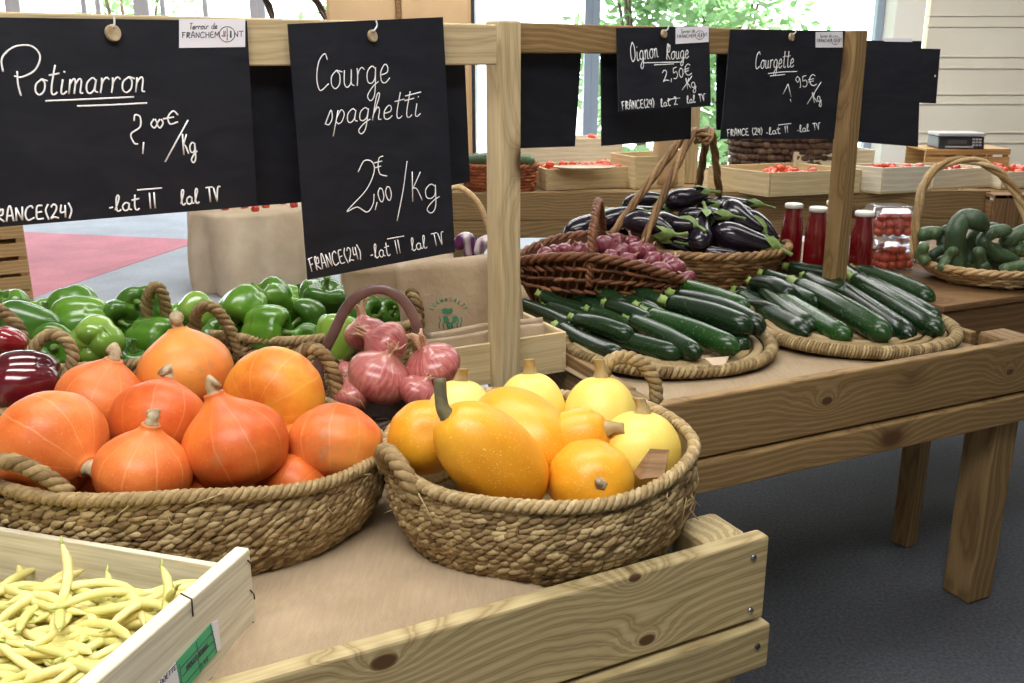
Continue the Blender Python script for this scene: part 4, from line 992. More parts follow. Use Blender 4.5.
bag_stack(2, .17, bxm - .13, bxm + .20, .885, bzt - .005, .05, 'plain brown paper bag half hidden behind the printed one')
bag_stack(3, .055, .06, kx.length - .03, .90, .999, .02, 'folded brown paper bag lying lowest in the plywood crate, nearest the front')
bag_stack(4, .078, .08, kx.length - .025, .90, 1.012, .02, 'folded brown paper bag second from the front of the plywood crate')

# ------------------------------------------------------------------ zucchini trays
rng = random.Random(5)
zp = [mk_long('zucchini', .265, .0235, bd, k, mt, 'zucchini') for k, (bd, mt) in enumerate([(.004, 'zucchini'), (.012, 'zucchini'), (-.008, 'zucchini'), (.006, 'zucchini_bright')])]
zused = set()
def zuc(S, T, w, label, group, k=None, Lmin=.20, cat='zucchini'):
    k = rng.randrange(3) if k is None else k
    o = zp[k] if k not in zused else dup(zp[k]); zused.add(k)
    d = (S - T); L = max(d.length, Lmin); d.normalize(); o.rotation_mode = 'QUATERNION'
    o.location = S - d * L / 2; o.rotation_quaternion = z_to(d, rng.random() * 6.28)
    r = w * depth(o.location) / FPX / 2; o.scale = (r / .0235, r / .0235, L / .265); tag(o, label, cat, group)
    return o
def cz(ox, oy, sc): return lambda p: (ox + p[0] / sc, oy + p[1] / sc)
c1 = cz(510, 240, 3.79); GA = 'zucchini on the left straw tray'
b, m_, t_ = .924, .957, .990
for s, t, w, zs, zt, k, lb in [
    ((325, 345), (650, 440), 21, b + .008, b, 0, 'front zucchini of the left tray, lying lowest in the middle of the rim'),
    ((255, 300), (470, 372), 19, m_, m_ - .01, 1, 'zucchini lying on top of the leftmost front one of the left tray'),
    ((195, 335), (420, 440), 21, b, b, 2, 'leftmost front zucchini of the left tray, beside the plywood crate'),
    ((470, 305), (720, 440), 20, m_, b + .012, 0, 'zucchini of the left tray just above the lowest front one'),
    ((535, 285), (870, 420), 23, m_ + .012, b + .02, 3, 'long mid green zucchini slanting across the front of the left tray'),
    ((612, 240), (920, 345), 25, t_, m_ + .008, 0, 'fat zucchini on top of the left tray at the right, with a white shine'),
    ((625, 162), (905, 262), 18, t_, t_ - .01, 3, 'bright green zucchini along the back right of the left tray'),
    ((640, 180), (870, 262), 17, t_ - .012, m_, 1, 'dark zucchini right below the bright back one of the left tray'),
    ((640, 215), (962, 345), 22, m_ + .02, b + .03, 1, 'dark zucchini reaching furthest right on the left tray'),
    ((520, 150), (640, 208), 22, t_ - .005, m_, 2, 'thick zucchini at the top back centre of the left tray'),
    ((435, 190), (590, 250), 18, t_ - .015, m_, 0, 'back zucchini second left of the thick one on the left tray'),
    ((355, 188), (480, 240), 17, m_ + .012, m_ - .01, 1, 'back zucchini third left of the thick one on the left tray'),
    ((290, 195), (440, 262), 19, m_ + .012, m_ - .01, 2, 'back zucchini fourth left of the thick one on the left tray'),
    ((218, 205), (350, 262), 17, m_, b + .01, 0, 'back zucchini second from the left end of the left tray'),
    ((130, 212), (320, 280), 19, m_, b + .01, 1, 'back zucchini at the very left of the upper row of the left tray'),
    ((50, 245), (250, 335), 17, b, b, 2, 'zucchini pointing out furthest left over the rim of the left tray'),
    ((375, 245), (520, 310), 18, m_ + .018, m_, 0, 'zucchini left of the centre of the left tray, with a pale star stem'),
    ((495, 255), (620, 310), 18, m_ + .022, m_, 1, 'zucchini in the centre of the left tray with a pale star stem'),
    ((448, 232), (560, 290), 18, m_ + .008, m_ - .01, 2, 'zucchini half buried in the centre of the left tray'),
    ((155, 250), (330, 330), 18, b + .012, b, 0, 'dark zucchini buried at the left of the left tray'),
    ((700, 350), (905, 402), 19, b, b, 2, 'zucchini buried at the right under the long mid green one on the left tray'),
    ((310, 270), (440, 320), 19, m_ - .008, m_ - .02, 1, 'dark blunt zucchini buried left of the centre of the left tray')]:
    zuc(at(*c1(s), zs), at(*c1(t), zt), w, lb, GA, k)
c2 = cz(730, 190, 3.483); GB_ = 'zucchini on the right straw tray'
for s, t, w, zs, zt, k, lb in [
    ((245, 335), (558, 515), 25, t_ - .01, b + .01, 0, 'thick zucchini slanting down the middle of the right tray'),
    ((365, 325), (635, 512), 22, m_ + .01, b, 1, 'zucchini of the right tray between the two thickest ones'),
    ((440, 315), (735, 495), 24, t_ - .01, b + .01, 2, 'thick zucchini reaching the right front rim of the right tray'),
    ((490, 318), (728, 450), 18, m_, b + .008, 0, 'slim zucchini lying along the right of the right tray'),
    ((445, 285), (705, 390), 21, t_ - .02, m_ - .02, 1, 'zucchini at the back right of the right tray'),
    ((372, 255), (470, 325), 20, t_, m_, 2, 'zucchini poking up at the foot of the darker post on the right tray'),
    ((210, 268), (400, 305), 16, m_ + .01, m_, 0, 'zucchini at the back left of the post on the right tray'),
    ((180, 375), (415, 515), 22, m_, b, 3, 'brighter green zucchini at the front left of the right tray'),
    ((120, 350), (300, 480), 18, m_, b, 2, 'zucchini of the right tray just left of the brighter one'),
    ((85, 325), (220, 385), 20, m_ + .012, m_, 1, 'pale stemmed zucchini at the left end of the upper row on the right tray'),
    ((125, 295), (290, 350), 17, m_ + .015, m_, 0, 'zucchini second from the left in the upper row on the right tray'),
    ((270, 305), (420, 360), 18, m_ + .006, m_, 2, 'zucchini half buried in the upper middle of the right tray'),
    ((195, 335), (330, 400), 18, m_ + .01, m_, 1, 'zucchini half buried in the left middle of the right tray'),
    ((40, 370), (270, 500), 22, b, b, 2, 'dark zucchini lying lowest at the left of the right tray'),
    ((30, 350), (150, 390), 14, b + .01, b, 0, 'slim zucchini at the left rim of the right tray, upper one'),
    ((40, 395), (140, 425), 13, b, b, 1, 'slim zucchini at the left rim of the right tray, lower one')]:
    zuc(at(*c2(s), zs), at(*c2(t), zt), w, lb, GB_, k)
o = MB().tube([at(903, 342, .915), at(921, 336, .922)], .004, 6).build('straw_end', M['stem_tan']); tag(o, 'pale broken straw lying on the rim of the right tray', 'straw')

# ------------------------------------------------------------------ eggplants
c3 = cz(510, 120, 3.53); G = 'eggplants in the brown basket'
for i, (ca, tp_, w, Yc, Yt, lb) in enumerate([
    ((690, 255), (580, 278), 18, 3.78, 3.72, 'eggplant at the very top of the heap with its green cap to the right'),
    ((555, 282), (415, 305), 13, 3.80, 3.86, 'eggplant at the back left with its cap behind the handle'),
    ((470, 330), (300, 378), 18, 3.66, 3.66, 'eggplant second from the left end of the heap'),
    ((370, 330), (195, 402), 20, 3.74, 3.70, 'leftmost eggplant, sticking out over the basket end'),
    ((565, 400), (402, 368), 19, 3.48, 3.56, 'front eggplant framed by the two legs of the tall handle'),
    ((650, 372), (545, 345), 18, 3.54, 3.66, 'eggplant in the centre with its cap turned to the front'),
    ((770, 338), (625, 332), 15, 3.62, 3.66, 'eggplant lying level in the middle of the heap'),
    ((745, 300), (605, 302), 10, 3.78, 3.80, 'slim eggplant in the second layer below the top one'),
    ((890, 390), (775, 300), 21, 3.62, 3.72, 'eggplant slanting down at the right with its cap low'),
    ((938, 450), (725, 385), 23, 3.54, 3.58, 'biggest eggplant at the front right over the rim'),
    ((690, 330), (682, 425), 20, 3.62, 3.50, 'eggplant seen end on in the front middle'),
    ((640, 440), (790, 470), 11, 3.53, 3.50, 'eggplant low behind the rim, mostly hidden under the biggest one'),
    ((880, 298), (725, 285), 12, 3.86, 3.88, 'eggplant at the back right with a long green stalk'),
    ((935, 430), (830, 360), 17, 3.72, 3.80, 'eggplant behind the slanting one at the right end'),
    ((800, 400), (690, 350), 18, 3.70, 3.70, 'eggplant buried in the right middle of the heap'),
    ((560, 320), (440, 330), 16, 3.74, 3.72, 'eggplant in the left middle, its cap next to the handle'),
    ((520, 410), (640, 455), 17, 3.60, 3.60, 'eggplant low at the front under the one turned to the front'),
    ((820, 455), (660, 400), 19, 3.64, 3.66, 'eggplant buried under the biggest one at the right'),
    ((480, 395), (330, 400), 18, 3.70, 3.72, 'eggplant low at the left under the one framed by the handle'),
    ((700, 310), (840, 330), 17, 3.80, 3.80, 'eggplant buried at the back under the top one')]):
    A_, B_ = atY(*c3(ca), Yc), atY(*c3(tp_), Yt); d = A_ - B_; L = max(d.length * 1.05, .19); d.normalize(); c_ = A_ - d * L / 2
    o = mk_eggplant(L, w * 1.28 * depth(c_) / FPX / 2, i, .01 + .01 * (i % 3)); put(o, c_, d, i * 2.1, lb, 'eggplant', G)

# small red onions: two on top told apart, the rest of the heap alike
G = 'red onions in the reddish basket'; rng = random.Random(8)
op = [mk_onion(.05, 300 + k, 'red_onion', .4, .95, False, 'red_onion') for k in range(3)]; ou = set()
pos = [(604, 246, 15, 3.40), (620, 251, 14, 3.38), (637, 251, 14, 3.36), (652, 261, 15, 3.34), (660, 274, 18, 3.22), (675, 268, 15, 3.28), (688, 279, 12, 3.2), (565, 251, 12, 3.36), (555, 252, 11, 3.36), (578, 250, 12, 3.42),
       (590, 251, 13, 3.38), (545, 254, 11, 3.34), (612, 258, 13, 3.32), (628, 262, 14, 3.30), (642, 268, 13, 3.26), (590, 261, 13, 3.3), (648, 251, 12, 3.42), (668, 262, 13, 3.34), (606, 262, 12, 3.28), (632, 243, 12, 3.48), (616, 241, 12, 3.48), (666, 284, 13, 3.18), (650, 280, 12, 3.2)]
for i, (x, y, w, Y) in enumerate(pos):
    k = i % 3; o = op[k] if k not in ou else dup(op[k]); ou.add(k); P = atY(x, y, Y); s = w * 1.5 * depth(P) / FPX / .05; o.scale = (s, s, s)
    lb = {0: 'roundest red onion in the middle of the reddish basket, catching the light', 4: 'largest dusty red onion at the front right of the reddish basket'}.get(i, 'small dull red onion in the heap of the reddish willow basket')
    put(o, P, Vector((rng.gauss(0, .6), rng.gauss(0, .6), .8)), rng.random() * 6, lb, 'onion', G)

# ------------------------------------------------------------------ bottles, tubs, cucumbers on the side table
def bottle(P, hgt, r, label):
    root = empty('juice_bottle', P); tag(root, label, 'bottle', 'red juice bottles')
    pr = smooth_prof([(0, .001), (.86, .001), (.98, .02), (1, .08), (1, .52), (.97, .64), (.86, .76), (.76, .84), (.72, .90), (.72, .945)], 4)
    MB().lathe([(a * r, b * hgt) for a, b in pr], 28).build('glass_body', M['juice'], root)
    cp = MB().lathe([(r * .02, hgt * 1.0), (r * .74, hgt * 1.0), (r * .82, hgt * .99), (r * .82, hgt * .935), (r * .74, hgt * .93)], 28); cp.build('cap', M['cap'], root)
bh = .252
for (x, y), lb in (((789, 266), 'leftmost bottle of red juice with a white cap, left of the darker post'), ((813, 271), 'second bottle of red juice, partly behind the darker post'),
                   ((830, 262), 'red juice bottle almost wholly hidden behind the darker post'), ((858, 277), 'bottle of red juice standing alone right of the darker post')):
    bottle(at(x, y, ZS), bh, .043, lb)
def tub(P, w, d, h, rz, label, seed):
    root = empty('plastic_tub', P, rz); tag(root, label, 'tub', 'clear tubs of cherry tomatoes'); mb = MB()
    se = lambda a, q: Vector((w / 2 * q * math.copysign(abs(math.cos(a)) ** .55, math.cos(a)), d / 2 * q * math.copysign(abs(math.sin(a)) ** .55, math.sin(a)), 0))
    fn = lambda a, t, r, z: se(a, r) + ZV * z
    mb.lathe([(.02, .001), (.8, .001), (.86, .006), (1, h), (1.06, h), (1.06, h - .004), (1.0, h - .006)], 40, fn); mb.build('tub_body', M['clear'], root)
    lb_ = MB(); lb_.lathe([(1.07, h + .001), (1.07, h + .008), (.98, h + .01), (.94, h + .028), (.6, h + .033), (.02, h + .033)], 40, fn); lb_.build('lid', M['clear'], root)
    return root, se
t_b = at(889, 271, ZS) + Vector((.02, .05, 0)); tw, td, th_ = .185, .15, .092
tp0 = MB().lathe([(max(.0004, .0195 * math.sin(math.pi * i / 11)), -.0195 * math.cos(math.pi * i / 11)) for i in range(12)], 16).build('cherry_tomato', M['tomato']); tfirst = [True]
def tomato(P, s, label, group, rng):
    o = tp0 if tfirst[0] else dup(tp0); tfirst[0] = False; o.scale = (s, s, s * .94); put(o, P, Vector((rng.gauss(0, .5), rng.gauss(0, .5), 1)), 0, label, 'tomato', group)
rng = random.Random(4)
for k, (P, rz, lb, tl) in enumerate([(t_b, .25, 'lower clear plastic tub of cherry tomatoes beside the bottle', 'cherry tomato in the lower clear tub of the front stack'),
                                    (t_b + Vector((-.015, .01, th_ + .036)), .1, 'upper clear plastic tub of cherry tomatoes beside the bottle', 'cherry tomato in the upper clear tub of the front stack'),
                                    (t_b + Vector((.135, .20, 0)), .3, 'clear plastic tub standing behind the stacked tubs by the cucumber basket', 'cherry tomato in the clear tub at the back')]):
    root, se = tub(P, tw, td, th_, rz, lb, k); q = Matrix.Rotation(rz, 3, 'Z')
    for lay in range(3):
        for ix in range(4):
            for iy in range(3):
                if lay == 2 and rng.random() < .3: continue
                if k == 2 and iy > 0: continue
                p = q @ Vector(((ix - 1.5) * .037 + rng.gauss(0, .002), (iy - 1) * .037 + rng.gauss(0, .002), 0)); p.z = .022 + lay * .029
                tomato(P + p, .92, tl, 'cherry tomatoes in clear tubs' + (' at the back' if k == 2 else ''), rng)
CB = wicker_basket('cane_basket', (1.80, 3.50), .262, .225, ZS + .002, ZS + .07, 'shallow pale cane basket of crooked cucumbers with a tall arched handle', 41, 'cane', None, flare=.3, rows_n=6, rimr=.014)
hb = MB(); hp_ = [atY(x, y, 3.54) for x, y in ((914, 258), (915, 232), (918, 209), (924, 184), (936, 168), (958, 160), (983, 163), (1005, 178), (1021, 203), (1030, 232), (1033, 258))]
hb.rope(local(CB, catmull(hp_, 6)), .0165, 3, .3); hb.build('handle', M['cane'], CB)
c4 = cz(860, 180, 4.878); G = 'crooked cucumbers in the cane basket'
for i, (pts, r, Y, lb) in enumerate([
    ([(478, 462), (462, 360), (470, 250), (510, 190), (565, 196), (612, 235)], 42, 3.50, 'biggest crooked cucumber bent over the top of the cane basket like a hook'),
    ([(745, 245), (650, 255), (600, 300), (655, 350), (770, 392)], 30, 3.52, 'cucumber curled like a letter C right of the biggest one'),
    ([(530, 445), (538, 340), (570, 265), (640, 240), (690, 250)], 30, 3.58, 'paler green bent cucumber hugging the right side of the biggest one'),
    ([(285, 272), (340, 258), (400, 262)], 30, 3.60, 'cucumber with a blunt end pointing left over the rim'),
    ([(330, 410), (300, 360), (320, 310)], 24, 3.52, 'dark cucumber standing at the left inside of the cane basket'),
    ([(690, 315), (760, 272), (850, 235), (900, 225)], 34, 3.56, 'cucumber pointing to the upper right of the cane basket'),
    ([(390, 445), (430, 375), (470, 330)], 22, 3.47, 'small cucumber leaning left of the biggest one at the front'),
    ([(405, 330), (410, 270), (440, 230)], 28, 3.62, 'pale cucumber tucked directly left of the biggest one'),
    ([(575, 330), (590, 400), (620, 440)], 26, 3.46, 'cucumber hanging down at the front centre of the cane basket'),
    ([(685, 440), (760, 425), (860, 395)], 27, 3.45, 'dark cucumber lying along the front right rim'),
    ([(340, 370), (400, 340), (460, 330)], 22, 3.54, 'dark cucumber lying across the left of the cane basket'),
    ([(750, 335), (800, 345), (880, 330)], 28, 3.56, 'bright cucumber at the right behind the curled one'),
    ([(420, 420), (520, 430), (640, 440)], 30, 3.56, 'dark cucumber lying deep along the bottom at the left'),
    ([(560, 380), (700, 400), (830, 430)], 30, 3.62, 'dark cucumber lying deep along the bottom at the right'),
    ([(330, 400), (420, 405), (520, 390)], 30, 3.66, 'dark cucumber lying behind the small leaning one'),
    ([(620, 330), (700, 340), (800, 310)], 30, 3.70, 'dark cucumber filling the middle behind the curled one'),
    ([(480, 400), (600, 410), (720, 420)], 30, 3.60, 'dark cucumber lying under the curled one at the front')]):
    P3 = [atY(*c4(p), Y - .08 + .02 * (k % 2)) for k, p in enumerate(pts)]; cp_ = catmull(P3, 7); n = len(cp_); rp = r * 1.14 / 4.878 * depth(P3[0]) / FPX; o0 = cp_[n // 2].copy()
    rr = [max(.003, rp * (1 - max(0, (.14 - j / (n - 1)) / .14) ** 2) ** .5 * (1 - .55 * max(0, (j / (n - 1) - .8) / .2) ** 2)) for j in range(n)]
    o = MB().tube([p - o0 for p in cp_], rr, 16).build('cucumber', M['cucumber'], None, True, 0, o0); tag(o, lb, 'cucumber', G)

# ------------------------------------------------------------------ handwriting: one-stroke letters (x-height .5, capitals 1)
GLY = {
 'a': (.52, [[(.40, .42), (.24, .5), (.05, .34), (.06, .1), (.2, 0), (.36, .12), (.41, .44), (.40, .1), (.54, .03)]]),
 'e': (.44, [[(.02, .22), (.32, .28), (.34, .44), (.2, .5), (.04, .3), (.08, .05), (.25, 0), (.44, .12)]]),
 'o': (.5, [[(.25, .5), (.05, .35), (.05, .12), (.22, 0), (.4, .12), (.4, .38), (.25, .5), (.52, .44)]]),
 't': (.4, [[(.2, .95), (.14, .3), (.18, .03), (.3, 0), (.4, .08)], [(-.02, .62), (.42, .68)]]),
 'i': (.32, [[(.12, .48), (.1, .08), (.2, 0), (.34, .1)], [(.14, .70), (.17, .74)]]),
 'm': (.66, [[(.05, .48), (.05, 0)], [(.05, .3), (.18, .48), (.27, .4), (.27, 0)], [(.27, .3), (.42, .48), (.52, .4), (.52, .05), (.64, .02)]]),
 'n': (.46, [[(.05, .48), (.05, 0)], [(.05, .3), (.2, .48), (.3, .4), (.31, .05), (.44, .02)]]),
 'r': (.40, [[(.05, .5), (.08, .25), (.06, 0)], [(.07, .26), (.14, .42), (.26, .5), (.38, .43)]]),
 'u': (.5, [[(.05, .48), (.05, .12), (.18, 0), (.34, .12), (.36, .48), (.36, .1), (.5, .02)]]),
 'g': (.54, [[(.40, .42), (.24, .5), (.05, .35), (.06, .1), (.22, .03), (.38, .15), (.41, .46), (.38, -.25), (.2, -.45), (.06, -.3), (.3, -.06), (.55, .06)]]),
 's': (.36, [[(0, .02), (.2, .52), (.3, .22), (.18, 0), (.02, .04)]]),
 'p': (.5, [[(.12, .5), (.02, -.45)], [(.08, .2), (.26, .5), (.43, .35), (.36, .08), (.2, 0), (.08, .1)]]),
 'h': (.48, [[(.04, .1), (.26, .85), (.2, 1.0), (.12, .8), (.06, 0)], [(.08, .25), (.24, .48), (.34, .36), (.34, .05), (.48, .02)]]),
 'l': (.34, [[(.0, .08), (.26, .8), (.2, 1.0), (.1, .75), (.09, .12), (.2, 0), (.34, .1)]]),
 'd': (.52, [[(.40, .42), (.24, .5), (.05, .34), (.06, .1), (.2, 0), (.38, .12), (.44, 1), (.42, .1), (.54, .03)]]),
 'P': (.6, [[(.14, 0), (.16, .95)], [(-.06, .6), (.1, 1), (.45, .98), (.52, .65), (.2, .45)]]),
 'C': (.58, [[(.5, .82), (.38, 1), (.12, .8), (.03, .35), (.18, 0), (.56, .16)]]),
 'O': (.56, [[(.3, 1), (.05, .7), (.05, .2), (.25, 0), (.5, .25), (.48, .75), (.3, 1), (.2, .9)]]),
 'R': (.56, [[(.04, .1), (.26, .85), (.2, 1.0), (.1, .75), (.09, .0)], [(.26, .8), (.45, .9), (.4, .5), (.1, .45), (.5, 0)]]),
 'F': (.46, [[(.08, 0), (.12, 1)], [(0, .92), (.46, 1)], [(.1, .5), (.36, .54)]]),
 'A': (.48, [[(0, 0), (.16, .95), (.3, 1), (.42, 0)], [(.08, .4), (.4, .42)]]),
 'N': (.5, [[(.05, 0), (.06, .95)], [(.06, .95), (.4, .02)], [(.4, .02), (.44, 1)]]),
 'E': (.48, [[(.42, .98), (.12, .95), (.05, .5), (.08, .05), (.46, .04)], [(.07, .5), (.38, .54)]]),
 'H': (.5, [[(.05, 0), (.05, 1)], [(.42, 0), (.42, 1)], [(.05, .5), (.42, .5)]]),
 'M': (.62, [[(.04, 0), (.1, 1)], [(.1, 1), (.3, .3)], [(.3, .3), (.5, 1)], [(.5, 1), (.56, 0)]]),
 'T': (.5, [[(.25, 0), (.25, 1)], [(0, .98), (.5, 1)]]),
 'V': (.46, [[(0, .95), (.16, 0)], [(.16, 0), (.3, .9), (.5, .98)]]),
 'I': (.2, [[(.1, 0), (.1, 1)]]), 'D': (.5, [[(.06, 0), (.06, 1)], [(.06, 1), (.4, .8), (.42, .25), (.06, 0)]]),
 'B': (.46, [[(.06, 0), (.06, 1)], [(.06, 1), (.4, .8), (.08, .52)], [(.08, .52), (.44, .3), (.06, 0)]]), 'U': (.5, [[(.05, 1), (.06, .2), (.24, 0), (.42, .2), (.42, 1)]]),
 'L': (.42, [[(.08, 1), (.06, .02)], [(.06, .02), (.4, .02)]]), 'G': (.54, [[(.46, .85), (.28, 1), (.05, .6), (.15, .05), (.4, .05), (.46, .4)], [(.46, .4), (.28, .42)]]),
 'Y': (.46, [[(0, 1), (.22, .5)], [(.44, 1), (.22, .5)], [(.22, .5), (.2, 0)]]), 'W': (.66, [[(0, 1), (.14, 0)], [(.14, 0), (.3, .8)], [(.3, .8), (.46, 0)], [(.46, 0), (.6, 1)]]),
 'K': (.46, [[(.06, 0), (.1, 1)], [(.4, .95), (.1, .45)], [(.1, .45), (.24, .4), (.42, 0)]]),
 '2': (.5, [[(.05, .8), (.2, 1), (.38, .85), (.3, .5), (.02, .02), (.2, .1), (.48, 0)]]),
 '0': (.36, [[(.18, .8), (.03, .5), (.08, .05), (.2, 0), (.32, .3), (.3, .7), (.18, .8)]]),
 '1': (.3, [[(0, .6), (.2, 1)], [(.2, 1), (.16, 0)]]), '9': (.42, [[(.36, .8), (.2, 1), (.06, .75), (.2, .5), (.36, .8), (.34, .1), (.26, 0)]]),
 '5': (.42, [[(.38, 1), (.12, .96)], [(.12, .96), (.08, .55), (.3, .6), (.36, .25), (.2, 0), (.02, .08)]]), '4': (.42, [[(.1, .95), (.04, .4), (.34, .45)], [(.32, .9), (.3, 0)]]),
 ',': (.2, [[(.12, .12), (.04, -.22)]]), '.': (.2, [[(.1, 0), (.12, .04)]]), '/': (.4, [[(.4, 1.1), (0, -.15)]]), '(': (.26, [[(.22, 1.05), (.05, .6), (.2, -.08)]]), ')': (.26, [[(.04, 1.05), (.2, .5), (.04, -.08)]]),
 '-': (.3, [[(.02, .25), (.24, .28)]]), ' ': (.4, []), '=': (.4, []),
 '€': (.6, [[(.55, .85), (.35, 1), (.12, .7), (.14, .15), (.36, 0), (.56, .12)], [(-.02, .58), (.42, .62)], [(-.02, .38), (.38, .42)]]),
}
SHARP = set('FANEHMTVILKYWBDU') 
def strokes(text, p0, p1, H, slant=0, up=None):
    """letters laid from p0 to p1 (picture coordinates of the baseline), capital height H"""
    W = 0
    for c in text: W += GLY[c][0] + .06
    p0, p1 = Vector((*p0, 0)), Vector((*p1, 0)); b = p1 - p0; u = Vector((b.y, -b.x, 0)).normalized() * H if up is None else Vector((*up, 0)) * H
    x = 0; out = []
    for c in text:
        w, ss = GLY[c]
        for s in ss:
            pts = [(p0 + b * ((x + px + slant * py * H / b.length * W * .0) / W) + u * py + b.normalized() * slant * py * H) for px, py in s]
            out.append([(p.x, p.y) for p in (catmull(pts, 5) if len(pts) > 2 else pts)])
        x += w + .06
    return out
def sm(pts, n=6):
    return [(p.x, p.y) for p in catmull([Vector((a, b, 0)) for a, b in pts], n)]

class Board:
    def __init__(s, name, q, P, n, label, m='board', loc=None):
        s.P, s.n = P, n; Q = [onp(x, y, P, n) for x, y in q]; s.L = (Q[0] + Q[1]) / 2; mb = MB(); k = len(Q)
        mb.add([p - s.L for p in Q] + [p - n * .004 - s.L for p in Q], [tuple(reversed(range(k))), tuple(range(k, 2 * k))] + [(i, (i + 1) % k, k + (i + 1) % k, k + i) for i in range(k)])
        s.o = mb.build(name, M[m], None, False, 0, s.L); tag(s.o, label, 'sign', 'chalk price signs')
    def draw(s, name, lines, width, m='chalk', lift=.0006, parent=None):
        mb = MB(); w = width * depth(s.L) / FPX / 2
        for ln in lines:
            pts = [onp(x, y, s.P, s.n) + s.n * lift - s.L for x, y in ln]
            if len(pts) >= 2: mb.tube(pts, w, 6, flat=.35, up=s.n)
        if mb.v: return mb.build(name, M[m], parent or s.o, True)
    def sheet(s, name, q, m, lift=.0012, parent=None):
        Q = [onp(x, y, s.P, s.n) + s.n * lift - s.L for x, y in q]; B = [p - s.n * .0011 for p in Q]; k = len(Q)
        return MB().add(Q + B, [tuple(reversed(range(k))), tuple(range(k, 2 * k))] + [(i, (i + 1) % k, k + (i + 1) % k, k + i) for i in range(k)]).build(name, M[m], parent or s.o, False)
    def disc(s, x, y, rpx, hook):
        c = onp(x, y, s.P, s.n) + s.n * .007; r = rpx * depth(c) / FPX
        q = z_to((s.n + ZV * .12 + dr * .35).normalized()); d = MB().lathe([(r * .9, .004), (r, .003), (r, -.003), (r * .9, -.004)], 24).build('wood_disc', M['disc'], s.o, False, 0, c - s.L, q)
        pts = [onp(a, b, s.P, s.n) + s.n * .014 - s.L for a, b in hook]; pts.append(pts[-1] - s.n * .012)
        MB().tube(catmull(pts, 4), .0018, 6).build('hook', M['wire'], s.o)
    def logo(s, tl, tr, br, bl, fine=1.0):
        st = s.sheet('sticker', [tl, tr, br, bl], 'sticker')
        def at_(u, v):
            a = Vector(tl).lerp(Vector(tr), u); b = Vector(bl).lerp(Vector(br), u); p = a.lerp(b, v); return (p.x, p.y)
        hh = (Vector(bl) - Vector(tl)).length
        li = strokes('Terroir de', at_(.15, .36), at_(.58, .34), hh * .21, .15)
        li += strokes('FRANCHEM', at_(.04, .66), at_(.62, .65), hh * .20) + strokes('NT', at_(.83, .64), at_(.98, .64), hh * .20)
        cx, cy = .725, .54; rr = .27; asp = (Vector(tr) - Vector(tl)).length / hh
        li += [[at_(cx + rr / asp * math.cos(a * .2618), cy + rr * math.sin(a * .2618)) for a in range(25)]]
        li += [[at_(cx, .32), at_(cx, .76)], [at_(cx - .05, .42), at_(cx - .05, .55)], [at_(cx - .03, .42), at_(cx - .03, .55)], [at_(cx - .04, .55), at_(cx - .04, .62)]]
        s.draw('print', li, fine, 'ink', .0016, st)
        s.draw('print', [[at_(cx + .055, .42), at_(cx + .055, .66)], [at_(cx + .05, .55), at_(cx + .06, .66)]], fine * 2.2, 'ink', .0016, st)
        s.draw('print', [[at_(cx - .08, .59), at_(cx - .02, .60)], [at_(cx, .56), at_(cx + .01, .60)]], fine * 1.6, 'red_ink', .0016, st)

rf = ra + nl * .0 - ZV * .046
# board 1: Potimarron
W_b1 = 1.75
b1 = Board('price_sign', [(-26, 17), (247, 21), (257, 206), (-24, 229)], rf + nl * .012, nl, 'wide chalk price board reading Potimarron, at the far left of the rail')
L = [sm([(3, 72), (2, 58), (14, 47), (31, 46), (40, 56), (35, 70), (22, 77), (14, 76)]), sm([(17, 71), (18, 84), (21, 96)])]
L += strokes('otimarron', (34, 95), (147, 92), 31, .12)
L += [sm([(45, 101), (80, 99.5), (134, 97)]), sm([(77, 106), (110, 105), (147, 103)])]
b1.draw('title_writing', L, W_b1); L = [sm([(134, 121), (135, 115), (140, 117), (140, 127), (131, 134), (134, 143), (138, 144)]), [(143.5, 142), (142.7, 154)]]
L += [sm([(154, 119), (151, 124), (154, 128), (157, 124), (155, 119)]), sm([(160, 119), (157, 124), (160, 128), (163, 123), (161, 119)])]
L += [sm([(178, 115), (173, 111), (168, 117), (170, 124), (178, 122)]), [(163, 119), (174, 117)], [(188, 120), (165, 162)]]
L += strokes('Kg', (183, 155), (198, 152), 21, .1)
b1.draw('price_writing', L, W_b1); L = strokes('FRANCE(24)', (-13, 223), (74, 217), 14); b1.draw('origin_writing', L, W_b1); L = strokes('-lat II', (109, 212), (158, 208), 16) + [[(137, 190), (162, 188)]]; b1.draw('grade_writing', L, W_b1); L = strokes('lal TV', (181, 205), (222, 201), 15)
b1.draw('size_writing', L, W_b1); b1.disc(112, 33, 8.2, [(112, 17), (112.5, 21), (112, 27)]); b1.logo((179, 19), (245, 19), (245, 47), (179, 48), .8)
